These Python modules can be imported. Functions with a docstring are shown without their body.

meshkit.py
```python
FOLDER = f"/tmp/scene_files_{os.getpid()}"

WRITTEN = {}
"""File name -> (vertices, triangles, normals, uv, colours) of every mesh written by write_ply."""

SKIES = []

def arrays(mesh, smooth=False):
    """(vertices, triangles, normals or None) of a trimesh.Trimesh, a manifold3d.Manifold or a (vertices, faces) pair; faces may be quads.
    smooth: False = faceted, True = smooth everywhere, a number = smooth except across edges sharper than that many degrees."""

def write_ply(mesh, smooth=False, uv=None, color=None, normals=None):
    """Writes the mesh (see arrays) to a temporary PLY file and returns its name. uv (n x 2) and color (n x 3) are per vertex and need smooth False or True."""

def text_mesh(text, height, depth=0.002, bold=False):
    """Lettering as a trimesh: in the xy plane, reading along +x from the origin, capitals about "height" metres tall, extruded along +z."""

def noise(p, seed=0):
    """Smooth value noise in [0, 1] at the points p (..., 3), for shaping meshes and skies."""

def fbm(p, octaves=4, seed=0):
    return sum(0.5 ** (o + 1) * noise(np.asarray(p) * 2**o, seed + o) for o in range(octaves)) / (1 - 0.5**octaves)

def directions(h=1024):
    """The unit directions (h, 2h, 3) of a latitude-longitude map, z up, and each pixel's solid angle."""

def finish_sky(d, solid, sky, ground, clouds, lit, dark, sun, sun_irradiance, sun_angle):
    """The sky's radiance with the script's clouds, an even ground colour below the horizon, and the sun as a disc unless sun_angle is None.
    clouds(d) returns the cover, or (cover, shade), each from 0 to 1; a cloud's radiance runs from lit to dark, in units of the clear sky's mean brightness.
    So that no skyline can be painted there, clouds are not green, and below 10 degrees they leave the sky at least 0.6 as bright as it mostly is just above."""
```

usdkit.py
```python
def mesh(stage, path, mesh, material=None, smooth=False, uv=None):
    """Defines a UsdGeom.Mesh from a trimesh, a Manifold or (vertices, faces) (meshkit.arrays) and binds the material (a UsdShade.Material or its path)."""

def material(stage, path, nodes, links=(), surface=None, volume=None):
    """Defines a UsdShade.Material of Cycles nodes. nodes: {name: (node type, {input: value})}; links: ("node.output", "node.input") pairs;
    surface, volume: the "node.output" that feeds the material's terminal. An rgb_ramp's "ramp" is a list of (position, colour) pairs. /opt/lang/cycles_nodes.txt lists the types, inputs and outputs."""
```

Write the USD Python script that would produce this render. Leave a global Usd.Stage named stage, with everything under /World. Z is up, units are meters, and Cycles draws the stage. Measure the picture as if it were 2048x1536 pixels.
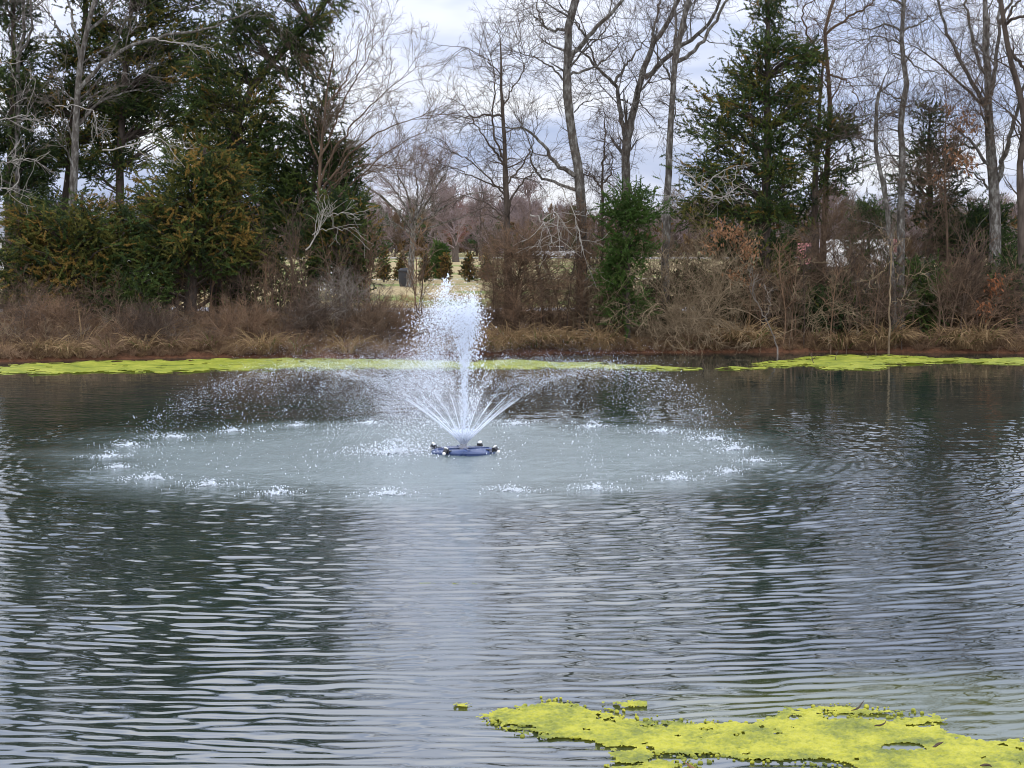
import math
import numpy as np
import trimesh
import shapely
from shapely.geometry import Polygon
from scipy.spatial import cKDTree
from scipy.spatial.transform import Rotation
from pxr import Usd, UsdGeom, UsdLux, UsdShade, Gf, Vt, Sdf
import usdkit
import meshkit
import manifold3d

stage = Usd.Stage.CreateInMemory()
UsdGeom.SetStageUpAxis(stage, 'Z')
UsdGeom.SetStageMetersPerUnit(stage, 1.0)
UsdGeom.Xform.Define(stage, '/World')

# ------------------------------------------------------------------ camera
CAM_H, FPX, HORIZON = 2.9, 3700.0, 495.0          # metres, pixels of a 2048 wide frame
PITCH = math.atan((768 - HORIZON) / FPX)
cam = UsdGeom.Camera.Define(stage, '/World/camera')
cam.AddTranslateOp().Set(Gf.Vec3d(0, 0, CAM_H))
cam.AddRotateXOp().Set(90.0 - math.degrees(PITCH))
cam.CreateHorizontalApertureAttr(36.0)
cam.CreateVerticalApertureAttr(27.0)
cam.CreateFocalLengthAttr(36.0 * FPX / 2048)
cam.CreateClippingRangeAttr(Gf.Vec2f(0.05, 5000))
cam.CreateExposureAttr(0.0)

# ------------------------------------------------------------------ sky and sun (overcast; cloud luminance raised towards the unseen zenith, overcast style, to brighten the water reflections)
SUN_EL, SUN_ROT = math.radians(48), math.radians(200)   # behind the camera, to the left
SKY = 0.1
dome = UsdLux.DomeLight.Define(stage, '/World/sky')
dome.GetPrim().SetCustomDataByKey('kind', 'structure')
sky_m = usdkit.material(stage, '/World/Looks/overcast_sky', {
    'co': ('texture_coordinate', {}),
    'sep': ('separate_xyz', {}),
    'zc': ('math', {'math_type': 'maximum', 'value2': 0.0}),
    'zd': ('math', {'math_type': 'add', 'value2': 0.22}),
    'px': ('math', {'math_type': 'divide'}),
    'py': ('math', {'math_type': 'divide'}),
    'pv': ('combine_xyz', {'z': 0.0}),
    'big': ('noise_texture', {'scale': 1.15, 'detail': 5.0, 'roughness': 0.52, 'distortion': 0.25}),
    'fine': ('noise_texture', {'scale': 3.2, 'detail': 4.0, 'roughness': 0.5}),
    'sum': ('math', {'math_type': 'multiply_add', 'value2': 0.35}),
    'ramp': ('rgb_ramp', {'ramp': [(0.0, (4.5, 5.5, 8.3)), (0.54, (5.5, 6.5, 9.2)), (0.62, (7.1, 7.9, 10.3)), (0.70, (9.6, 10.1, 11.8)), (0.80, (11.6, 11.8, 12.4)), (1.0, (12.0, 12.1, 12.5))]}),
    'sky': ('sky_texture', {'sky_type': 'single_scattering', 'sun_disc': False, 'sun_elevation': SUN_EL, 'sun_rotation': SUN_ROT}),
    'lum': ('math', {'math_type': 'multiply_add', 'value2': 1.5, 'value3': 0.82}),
    'zenith_gain': ('mix', {'mix_type': 'multiply', 'fac': 1.0}),
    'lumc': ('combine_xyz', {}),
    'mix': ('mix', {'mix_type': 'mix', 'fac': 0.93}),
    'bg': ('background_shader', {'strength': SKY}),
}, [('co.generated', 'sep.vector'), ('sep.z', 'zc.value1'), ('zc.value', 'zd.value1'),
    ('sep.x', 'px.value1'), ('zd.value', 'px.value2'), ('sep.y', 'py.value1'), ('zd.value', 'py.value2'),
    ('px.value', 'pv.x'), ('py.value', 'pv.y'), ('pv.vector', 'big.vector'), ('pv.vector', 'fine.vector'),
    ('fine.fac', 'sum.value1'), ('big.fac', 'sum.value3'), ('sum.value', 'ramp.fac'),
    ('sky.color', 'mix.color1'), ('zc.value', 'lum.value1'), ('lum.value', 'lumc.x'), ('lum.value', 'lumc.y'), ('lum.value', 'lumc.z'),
    ('ramp.color', 'zenith_gain.color1'), ('lumc.vector', 'zenith_gain.color2'), ('zenith_gain.color', 'mix.color2'), ('mix.color', 'bg.color')], surface='bg.background')
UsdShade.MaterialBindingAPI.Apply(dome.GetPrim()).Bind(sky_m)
sun = UsdLux.DistantLight.Define(stage, '/World/sun')
sun.CreateNormalizeAttr(True)
sun.CreateIntensityAttr(0.3)
sun.CreateAngleAttr(16.0)
sun.CreateColorAttr(Gf.Vec3f(1.0, 0.96, 0.9))
sun.AddRotateZOp().Set(180 - math.degrees(SUN_ROT))
sun.AddRotateXOp().Set(90 - math.degrees(SUN_EL))


# ------------------------------------------------------------------ helpers
def P(px, py, Y):
    """The point at distance Y (along +y) that is seen at this pixel of the 2048 x 1536 photograph."""
    u, v = (px - 1024) / FPX, (768 - py) / FPX
    t = Y / (math.cos(PITCH) + v * math.sin(PITCH))
    return np.array([u * t, Y, CAM_H + t * (-math.sin(PITCH) + v * math.cos(PITCH))])


def on_water(px, py, z=0.0):
    u, v = (px - 1024) / FPX, (768 - py) / FPX
    t = (z - CAM_H) / (-math.sin(PITCH) + v * math.cos(PITCH))
    return np.array([u * t, t * (math.cos(PITCH) + v * math.sin(PITCH)), z])


used = {}


def numbered(name, parent='/World'):
    k = (parent, name)
    n = used.get(k, 0)
    used[k] = n + 1
    return name if n == 0 else f'{name}_{n:03d}'


def tag(prim, label=None, cat=None, group=None, kind=None):
    for k, v in (('label', label), ('category', cat), ('group', group), ('kind', kind)):
        if v:
            prim.SetCustomDataByKey(k, v)
    return prim


def thing(name, label, cat, loc=(0, 0, 0), group=None, rz=0.0):
    x = UsdGeom.Xform.Define(stage, '/World/' + numbered(name))
    x.AddTranslateOp().Set(Gf.Vec3d(*map(float, loc)))
    if rz:
        x.AddRotateZOp().Set(math.degrees(rz))
    return tag(x.GetPrim(), label, cat, group)


def part(parent, name, mesh, mat, smooth=False, kind=None, label=None, off=None):
    base = str(parent.GetPath()) if parent else '/World'
    v, f, n = meshkit.arrays(mesh, False)
    if off is not None:
        v = v - np.asarray(off)
    p = usdkit.mesh(stage, base + '/' + numbered(name, base), (v, f), mat, smooth=smooth).GetPrim()
    return tag(p, label, kind=kind)


def copy_of(src, name, label, cat, group, loc, rz=0.0, scale=1.0, sxyz=None):
    x = UsdGeom.Xform.Define(stage, '/World/' + numbered(name))
    x.GetPrim().GetReferences().AddInternalReference(src.GetPath())
    x.ClearXformOpOrder()
    x.AddTranslateOp(opSuffix='place').Set(Gf.Vec3d(*map(float, loc)))
    x.AddRotateZOp(opSuffix='turn').Set(math.degrees(rz))
    s = sxyz or (scale, scale, scale)
    x.AddScaleOp(opSuffix='size').Set(Gf.Vec3f(*map(float, s)))
    x.GetPrim().SetInstanceable(True)
    return tag(x.GetPrim(), label, cat, group)


def norm(d):
    return d / (np.linalg.norm(d, axis=-1, keepdims=True) + 1e-12)


def aim(d, rng):
    """Quaternions (x, y, z, w) that turn +z to the directions d, with a random roll."""
    d = norm(d)
    r = norm(rng.normal(size=d.shape))
    a = norm(np.cross(r, d))
    b = np.cross(d, a)
    return Rotation.from_matrix(np.stack([a, b, d], -1)).as_quat()


def instancer(parent, name, protos, pos, quat, scale, idx, kind=None, label=None):
    base = str(parent.GetPath()) if parent else '/World'
    path = base + '/' + numbered(name, base)
    pi = UsdGeom.PointInstancer.Define(stage, path)
    rel = pi.CreatePrototypesRel()
    for k, (pn, mesh, mat) in enumerate(protos):
        q = usdkit.mesh(stage, f'{path}/{pn}' + (f'_{k:03d}' if k else ''), mesh, mat)
        rel.AddTarget(q.GetPath())
    pi.CreatePositionsAttr(Vt.Vec3fArray.FromNumpy(np.ascontiguousarray(pos, np.float32)))
    if quat is not None:
        pi.CreateOrientationsAttr(Vt.QuathArray([Gf.Quath(float(q[3]), float(q[0]), float(q[1]), float(q[2])) for q in quat]))
    s = np.asarray(scale, np.float32)
    s = np.repeat(s[:, None], 3, 1) if s.ndim == 1 else s
    pi.CreateScalesAttr(Vt.Vec3fArray.FromNumpy(np.ascontiguousarray(s)))
    pi.CreateProtoIndicesAttr(Vt.IntArray.FromNumpy(np.ascontiguousarray(idx, np.int32)))
    return tag(pi.GetPrim(), label, kind=kind)


class Tubes:
    """Collects tapered tubes, by the batch, for one mesh."""

    def __init__(self):
        self.v, self.f, self.n = [], [], 0

    def add(self, pts, rad, sides=4):
        p = np.asarray(pts, float)
        r = np.asarray(rad, float)
        if p.ndim == 2:
            p, r = p[None], r[None]
        if len(p) == 0:
            return
        B, N, _ = p.shape
        t = norm(np.gradient(p, axis=1))
        m = norm(p[:, -1] - p[:, 0])[:, None]
        ref = np.where(np.abs(m[..., 2:]) < 0.8, [0, 0, 1.0], [1.0, 0, 0])
        a = norm(np.cross(t, ref))
        b = np.cross(t, a)
        ang = np.arange(sides) * 2 * np.pi / sides
        v = p[:, :, None] + r[:, :, None, None] * (np.cos(ang)[:, None] * a[:, :, None] + np.sin(ang)[:, None] * b[:, :, None])
        i, j = np.meshgrid(np.arange(N - 1), np.arange(sides), indexing='ij')
        q = np.stack([i * sides + j, i * sides + (j + 1) % sides, (i + 1) * sides + (j + 1) % sides, (i + 1) * sides + j], -1).reshape(-1, 4)
        tri = np.vstack([q[:, [0, 1, 2]], q[:, [0, 2, 3]]])
        self.v.append(v.reshape(-1, 3))
        self.f.append((tri[None] + (np.arange(B) * N * sides)[:, None, None]).reshape(-1, 3) + self.n)
        self.n += B * N * sides

    def mesh(self):
        return np.vstack(self.v), np.vstack(self.f)


def spline(pts, n, rng=None, jit=0.0):
    """A smooth line of n points through pts."""
    p = np.asarray(pts, float)
    if len(p) == 2:
        p = np.vstack([p[0], (p[0] * 2 + p[1]) / 3, (p[0] + p[1] * 2) / 3, p[1]])
    t = np.concatenate([[0], np.cumsum(np.linalg.norm(np.diff(p, axis=0), axis=1))])
    from scipy.interpolate import PchipInterpolator
    s = np.linspace(0, t[-1], n)
    out = np.stack([PchipInterpolator(t, p[:, k])(s) for k in range(3)], -1)
    if rng is not None and jit:
        w = np.zeros((n, 3))
        w[1:-1] = rng.normal(0, jit, (n - 2, 3))
        out += w
    return out


def grow(start, d, length, n, wig, up, rng):
    pts, d = [start], norm(d)
    for _ in range(n - 1):
        d = norm(d + rng.normal(0, wig, d.shape) + np.array([0, 0, up]))
        pts.append(pts[-1] + d * (length / (n - 1))[:, None])
    return np.stack(pts, 1)


def children(pts, rad, per, f0, ang, rng, f1=0.98):
    """Sprouts on the lines pts (B, N, 3): 'per' each. Returns start, direction, radius, fraction."""
    B, N, _ = pts.shape
    per = np.broadcast_to(np.asarray(per, int), (B,))
    who = np.repeat(np.arange(B), per)
    f = rng.uniform(f0, f1, len(who)) * (N - 1)
    i = np.minimum(f.astype(int), N - 2)
    w = (f - i)[:, None]
    s = pts[who, i] * (1 - w) + pts[who, i + 1] * w
    t = norm(pts[who, i + 1] - pts[who, i])
    r = rad[who, i] * (1 - w[:, 0]) + rad[who, i + 1] * w[:, 0]
    perp = norm(np.cross(t, rng.normal(size=t.shape)))
    a = np.radians(rng.uniform(*ang, len(who)))[:, None]
    return s, np.cos(a) * t + np.sin(a) * perp, r, f / (N - 1)


def taper(r0, r1, n, power=1.0):
    return np.asarray(r0)[..., None] * (1 - np.linspace(0, 1, n) ** power) + np.asarray(r1)[..., None] * np.linspace(0, 1, n) ** power


# ------------------------------------------------------------------ materials
def rough_mat(name, c1, c2, scale=4.0, rough=0.9, c3=None, bump=0.0, space='position', stretch=(1, 1, 1), spec=0.2, detail=6.0):
    """A matt surface whose colour runs between two or three tones with noise of the place itself."""
    ramp = [(0.3, c1), (0.7, c2)] if c3 is None else [(0.32, c1), (0.5, c2), (0.66, c3)]
    nodes = {'g': ('geometry', {}), 'mp': ('mapping', {'scale': stretch}),
             'n': ('noise_texture', {'scale': scale, 'detail': detail, 'roughness': 0.62}),
             'r': ('rgb_ramp', {'ramp': ramp}),
             'p': ('principled_bsdf', {'roughness': rough, 'specular_ior_level': spec})}
    links = [('g.position', 'mp.vector'), ('mp.vector', 'n.vector'), ('n.fac', 'r.fac'), ('r.color', 'p.base_color')]
    if bump:
        nodes['b'] = ('bump', {'strength': 0.8, 'distance': bump})
        links += [('n.fac', 'b.height'), ('b.normal', 'p.normal')]
    return usdkit.material(stage, '/World/Looks/' + name, nodes, links, surface='p.BSDF')


def leaf_mat(name, dark, light, trans=0.25, scale=1.3):
    nodes = {'g': ('geometry', {}), 'n': ('noise_texture', {'scale': scale, 'detail': 3.0, 'roughness': 0.6}),
             'n2': ('noise_texture', {'scale': 17.0, 'detail': 2.0}),
             'm': ('math', {'math_type': 'multiply_add', 'value2': 0.5}),
             's': ('math', {'math_type': 'subtract', 'value2': 0.25}),
             'r': ('rgb_ramp', {'ramp': [(0.3, dark), (0.72, light)]}),
             'd': ('principled_bsdf', {'roughness': 0.75, 'specular_ior_level': 0.25}),
             't': ('translucent_bsdf', {}), 'x': ('mix_closure', {'fac': trans})}
    links = [('g.position', 'n.vector'), ('g.position', 'n2.vector'), ('n2.fac', 'm.value1'), ('n.fac', 'm.value3'), ('m.value', 's.value1'), ('s.value', 'r.fac'),
             ('r.color', 'd.base_color'), ('r.color', 't.color'), ('d.BSDF', 'x.closure1'), ('t.BSDF', 'x.closure2')]
    return usdkit.material(stage, '/World/Looks/' + name, nodes, links, surface='x.closure')


def plain(name, col, rough=0.5, **kw):
    return usdkit.material(stage, '/World/Looks/' + name, {'p': ('principled_bsdf', {'base_color': col, 'roughness': rough, **kw})}, [], surface='p.BSDF')


M = {}
M['bark_dark'] = rough_mat('bark_dark', (.045, .034, .026), (.12, .095, .075), 9, .95, bump=.02, stretch=(1, 1, .25))
M['bark_brown'] = rough_mat('bark_brown', (.07, .046, .03), (.17, .115, .075), 9, .95, bump=.02, stretch=(1, 1, .25))
M['bark_grey'] = rough_mat('bark_grey', (.045, .038, .031), (.105, .093, .078), 11, .95, c3=(.25, .24, .215), bump=.02, stretch=(1, 1, .45))
M['bark_pale'] = rough_mat('bark_pale', (.20, .175, .145), (.44, .41, .36), 7, .9)
M['twig_brown'] = rough_mat('twig_brown', (.065, .042, .028), (.19, .13, .085), 2.5)
M['twig_dark'] = rough_mat('twig_dark', (.05, .035, .027), (.12, .085, .062), 2.5)
M['twig_grey'] = rough_mat('twig_grey', (.10, .082, .068), (.24, .205, .17), 2.5)
M['twig_rust'] = rough_mat('twig_rust', (.11, .068, .042), (.25, .155, .092), 2.5)
M['twig_tan'] = rough_mat('twig_tan', (.12, .085, .05), (.33, .25, .155), 2.5)
M['twig_mauve'] = rough_mat('twig_mauve', (.15, .11, .105), (.28, .22, .21), .25)
M['bud'] = rough_mat('bud', (.42, .36, .30), (.62, .56, .48), 2.5)
M['red_bud'] = rough_mat('red_bud', (.16, .085, .075), (.28, .15, .13), 2.5)
M['cedar_green'] = leaf_mat('cedar_green', (.028, .055, .014), (.115, .158, .036))
M['cedar_dark'] = leaf_mat('cedar_dark', (.018, .034, .013), (.060, .086, .028))
M['cedar_olive'] = leaf_mat('cedar_olive', (.060, .070, .015), (.20, .185, .042))
M['cedar_orange'] = leaf_mat('cedar_orange', (.15, .095, .018), (.34, .215, .055))
M['cedar_bright'] = leaf_mat('cedar_bright', (.028, .062, .011), (.085, .145, .028))
M['arbor_brown'] = leaf_mat('arbor_brown', (.07, .045, .018), (.17, .10, .035), .15)
M['dead_leaf'] = leaf_mat('dead_leaf', (.17, .085, .04), (.34, .18, .09), .25, 3.0)
M['rust_leaf'] = leaf_mat('rust_leaf', (.19, .07, .028), (.32, .13, .055), .25, 3.0)
M['straw'] = leaf_mat('straw', (.17, .105, .05), (.46, .32, .165), .25, 2.2)
M['straw_red'] = leaf_mat('straw_red', (.14, .085, .05), (.31, .205, .12), .25, 2.2)
M['grass_green'] = leaf_mat('grass_green', (.07, .09, .02), (.17, .19, .05), .3, 2.2)
M['foam'] = usdkit.material(stage, '/World/Looks/white_foam', {'d': ('principled_bsdf', {'base_color': (.58, .62, .64), 'roughness': .35, 'specular_ior_level': .6}), 't': ('translucent_bsdf', {'color': (.58, .62, .64)}), 'x': ('mix_closure', {'fac': .4})},
                            [('d.BSDF', 'x.closure1'), ('t.BSDF', 'x.closure2')], surface='x.closure')
M['droplet'] = usdkit.material(stage, '/World/Looks/water_droplet', {'d': ('principled_bsdf', {'base_color': (.88, .91, .95), 'roughness': .12, 'specular_ior_level': .8}), 't': ('translucent_bsdf', {'color': (.88, .91, .95)}), 'x': ('mix_closure', {'fac': .5})},
                               [('d.BSDF', 'x.closure1'), ('t.BSDF', 'x.closure2')], surface='x.closure')
M['float_blue'] = rough_mat('float_blue', (.014, .028, .085), (.026, .05, .135), 6, .28, spec=.6)
M['black_plastic'] = plain('black_plastic', (.02, .02, .022), .35)
M['lens'] = plain('lamp_lens', (.85, .84, .80), .15)
M['steel'] = plain('steel', (.5, .5, .52), .3, metallic=1.0)
M['white_paint'] = rough_mat('white_paint', (.66, .67, .68), (.78, .78, .77), 1.2, .6)
M['red_paint'] = rough_mat('red_paint', (.55, .20, .22), (.62, .28, .28), 1.2, .6)
M['grey_roof'] = rough_mat('grey_roof', (.16, .16, .17), (.24, .24, .25), 2, .85)
M['glass_dark'] = plain('dark_glass', (.02, .025, .03), .08)
M['red_cloth'] = rough_mat('red_cloth', (.5, .04, .07), (.62, .07, .1), 6)
M['white_cloth'] = rough_mat('white_cloth', (.7, .7, .72), (.8, .8, .8), 6)
M['tan_cloth'] = rough_mat('tan_cloth', (.30, .25, .15), (.38, .32, .2), 6)
M['skin'] = plain('skin', (.5, .32, .25), .6)
M['hair'] = plain('hair', (.12, .10, .09), .7)
M['rubber'] = plain('rubber', (.03, .03, .032), .8)
M['silver_paint'] = plain('silver_paint', (.7, .71, .73), .25)
M['road'] = rough_mat('road_grey', (.30, .30, .31), (.40, .40, .40), 3, .9)
M['kerb'] = rough_mat('kerb_stone', (.55, .55, .53), (.66, .66, .64), 2, .9)


def ground_material():
    nodes = {'g': ('geometry', {}), 's': ('separate_xyz', {}),
             'n': ('noise_texture', {'scale': .9, 'detail': 8.0, 'roughness': .65}),
             'n2': ('noise_texture', {'scale': 9.0, 'detail': 6.0, 'roughness': .7}),
             'n3': ('noise_texture', {'scale': .09, 'detail': 4.0, 'roughness': .6}),
             'litter': ('rgb_ramp', {'ramp': [(.3, (.07, .042, .026)), (.55, (.15, .085, .05)), (.75, (.24, .15, .085))]}),
             'clay': ('rgb_ramp', {'ramp': [(.3, (.07, .034, .02)), (.7, (.18, .085, .045))]}),
             'field': ('rgb_ramp', {'ramp': [(.25, (.20, .175, .07)), (.5, (.33, .255, .13)), (.75, (.44, .35, .20))]}),
             'green': ('rgb_ramp', {'ramp': [(.3, (.10, .14, .035)), (.7, (.22, .24, .07))]}),
             'gm': ('map_range', {'range_type': 'smoothstep', 'from_min': .50, 'from_max': .60, 'to_min': 0.0, 'to_max': 1.0}),
             'fg': ('mix', {}),
             'zm': ('map_range', {'range_type': 'smoothstep', 'from_min': .02, 'from_max': .20, 'to_min': 0.0, 'to_max': 1.0}),
             'm1': ('mix', {}),
             'ym': ('map_range', {'range_type': 'smoothstep', 'from_min': 53.5, 'from_max': 57.5, 'to_min': 0.0, 'to_max': 1.0}),
             'm2': ('mix', {}),
             'b': ('bump', {'strength': .8, 'distance': .04}),
             'p': ('principled_bsdf', {'roughness': .95, 'specular_ior_level': .15})}
    links = [('g.position', 's.vector'), ('g.position', 'n.vector'), ('g.position', 'n2.vector'), ('g.position', 'n3.vector'),
             ('n2.fac', 'litter.fac'), ('n2.fac', 'clay.fac'), ('n.fac', 'field.fac'), ('n2.fac', 'green.fac'),
             ('n3.fac', 'gm.value'), ('gm.result', 'fg.fac'), ('field.color', 'fg.color1'), ('green.color', 'fg.color2'),
             ('s.z', 'zm.value'), ('zm.result', 'm1.fac'), ('clay.color', 'm1.color1'), ('litter.color', 'm1.color2'),
             ('s.y', 'ym.value'), ('ym.result', 'm2.fac'), ('m1.color', 'm2.color1'), ('fg.color', 'm2.color2'),
             ('m2.color', 'p.base_color'), ('n2.fac', 'b.height'), ('b.normal', 'p.normal')]
    return usdkit.material(stage, '/World/Looks/ground', nodes, links, surface='p.BSDF')


FOUNT = on_water(927, 905)
RING_C = np.array([FOUNT[0] - 0.45, FOUNT[1]])
RING_R = 4.45
WEED = on_water(1960, 1435)          # weed just under the surface


def water_material():
    nodes = {'g': ('geometry', {}), 's': ('separate_xyz', {}),
             'off': ('mapping', {'location': (-RING_C[0], -RING_C[1], 0)}),
             'flat': ('vector_math', {'math_type': 'multiply', 'vector2': (1, 1, 0)}),
             'len': ('vector_math', {'math_type': 'length'}),
             'nw': ('noise_texture', {'scale': .55, 'detail': 4.0, 'roughness': .6}),
             'wob': ('math', {'math_type': 'multiply_add', 'value2': 4.2}),
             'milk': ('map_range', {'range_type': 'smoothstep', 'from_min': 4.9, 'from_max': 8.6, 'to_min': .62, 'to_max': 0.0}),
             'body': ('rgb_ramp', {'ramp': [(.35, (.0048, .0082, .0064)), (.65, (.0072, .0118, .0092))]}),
             'sub_off': ('mapping', {'location': (-WEED[0], -WEED[1], 0)}), 'sub_sc': ('vector_math', {'math_type': 'multiply', 'vector2': (.55, 1, 0)}),
             'sub_len': ('vector_math', {'math_type': 'length'}), 'sub_w': ('math', {'math_type': 'multiply_add', 'value2': 1.6}),
             'sub_m': ('map_range', {'range_type': 'smoothstep', 'from_min': 1.3, 'from_max': 2.4, 'to_min': .8, 'to_max': 0.0}),
             'weed': ('mix', {'color2': (.035, .040, .010)}),
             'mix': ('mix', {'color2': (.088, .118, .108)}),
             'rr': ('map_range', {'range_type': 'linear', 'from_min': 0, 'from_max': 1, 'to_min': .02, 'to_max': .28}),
             'chop': ('noise_texture', {'scale': 11.0, 'detail': 4.0, 'roughness': .7}), 'chs': ('math', {'math_type': 'multiply', 'value2': 1.0}),
             'bump': ('bump', {'strength': 1.0, 'distance': .045}),
             'p': ('principled_bsdf', {'ior': 2.9, 'specular_ior_level': .5})}
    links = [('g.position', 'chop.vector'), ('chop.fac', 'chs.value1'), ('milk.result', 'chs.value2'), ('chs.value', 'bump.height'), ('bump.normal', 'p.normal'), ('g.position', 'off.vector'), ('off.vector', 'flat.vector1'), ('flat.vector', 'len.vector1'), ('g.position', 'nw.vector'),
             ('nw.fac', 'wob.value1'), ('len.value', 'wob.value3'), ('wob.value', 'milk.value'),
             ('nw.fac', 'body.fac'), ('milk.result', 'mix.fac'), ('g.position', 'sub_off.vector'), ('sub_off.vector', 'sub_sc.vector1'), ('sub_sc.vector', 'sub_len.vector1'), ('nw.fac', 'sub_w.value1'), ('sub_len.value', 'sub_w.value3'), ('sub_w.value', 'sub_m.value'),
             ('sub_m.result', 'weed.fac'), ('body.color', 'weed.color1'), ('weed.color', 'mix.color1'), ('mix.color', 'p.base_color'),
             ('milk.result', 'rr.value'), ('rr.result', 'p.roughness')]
    return usdkit.material(stage, '/World/Looks/pond_water', nodes, links, surface='p.BSDF')


def algae_material(name, scale, cols):
    nodes = {'g': ('geometry', {}), 'n': ('noise_texture', {'scale': scale, 'detail': 6.0, 'roughness': .65}),
             'n2': ('noise_texture', {'scale': scale * 11, 'detail': 3.0, 'roughness': .6}),
             'm': ('math', {'math_type': 'multiply_add', 'value2': .45}), 'sb': ('math', {'math_type': 'subtract', 'value2': .225}),
             'r': ('rgb_ramp', {'ramp': cols}), 'b': ('bump', {'strength': .6, 'distance': .012}),
             'd': ('principled_bsdf', {'roughness': .55, 'specular_ior_level': .35}), 't': ('translucent_bsdf', {}), 'x': ('mix_closure', {'fac': .12})}
    links = [('g.position', 'n.vector'), ('g.position', 'n2.vector'), ('n2.fac', 'm.value1'), ('n.fac', 'm.value3'), ('m.value', 'sb.value1'), ('sb.value', 'r.fac'),
             ('r.color', 'd.base_color'), ('r.color', 't.color'), ('n2.fac', 'b.height'), ('b.normal', 'd.normal'), ('d.BSDF', 'x.closure1'), ('t.BSDF', 'x.closure2')]
    return usdkit.material(stage, '/World/Looks/' + name, nodes, links, surface='x.closure')


M['ground'] = ground_material()
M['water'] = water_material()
M['algae'] = algae_material('algae_near', 2.5, [(.30, (.10, .125, .018)), (.45, (.24, .255, .02)), (.58, (.40, .385, .025)), (.75, (.50, .47, .05))])
M['algae_far'] = algae_material('algae_far', 1.6, [(.30, (.11, .145, .015)), (.48, (.25, .28, .022)), (.66, (.39, .39, .05))])

# ------------------------------------------------------------------ ground: one sheet with the pond sunk in it
SHORE = np.array([on_water(px, py)[:2] for px, py in ((-700, 723), (-300, 724), (0, 724), (200, 719), (400, 715), (700, 716), (950, 712), (1100, 708), (1300, 706), (1560, 705), (1800, 705), (2048, 707), (2500, 712), (2900, 716))])


def shore_y(x):
    x = np.asarray(x, float)
    return np.interp(x, SHORE[:, 0], SHORE[:, 1]) + .35 * (meshkit.fbm(np.stack([x * .7, x * 0, x * 0], -1), 3, 5) - .5)


def land_z(x, y):
    x, y = np.asarray(x, float), np.asarray(y, float)
    d = np.maximum(np.maximum(y - shore_y(x), 6.5 + .3 * np.sin(x * .3) - y), np.abs(x) - 33.0)
    p = np.stack([x, y, x * 0], -1)
    S = lambda a, b, t: (lambda k: k * k * (3 - 2 * k))(np.clip((t - a) / (b - a), 0, 1))
    z = np.where(d < 0, np.maximum(-1.2, .8 * d - .02), .22 * S(0, .35, d) + .58 * S(.25, 3.0, d))
    z = z + np.where(d > 0, 1, 0) * (.22 * (meshkit.fbm(p * 1.3, 4, 3) - .5) * S(0, 1.0, d) * (1 - S(56, 64, y)) + .10 * (meshkit.fbm(p * .12, 3, 9) - .5) * S(52, 60, y))
    return z + .9 * S(75, 300, y) + .5 * S(-1, -6, y) * 0 + .5 * (1 - S(-2, 6, y))


def steps(*runs):
    out = []
    for a, b, s in runs:
        out += list(np.arange(a, b, s))
    return np.array(sorted(set(np.round(out, 4))))


gx = steps((-900, -200, 70), (-200, -60, 10), (-60, -24, 2), (-24, 24, .3), (24, 60, 2), (60, 200, 10), (200, 901, 70))
gy = steps((-300, -20, 40), (-20, 4, 2), (4, 9, .25), (9, 45.5, 2.4), (45.5, 56, .12), (56, 70, .5), (70, 130, 2), (130, 340, 10), (340, 1500, 90))
X, Y = np.meshgrid(gx, gy, indexing='ij')
Z = land_z(X, Y)
nx, ny = X.shape


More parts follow.
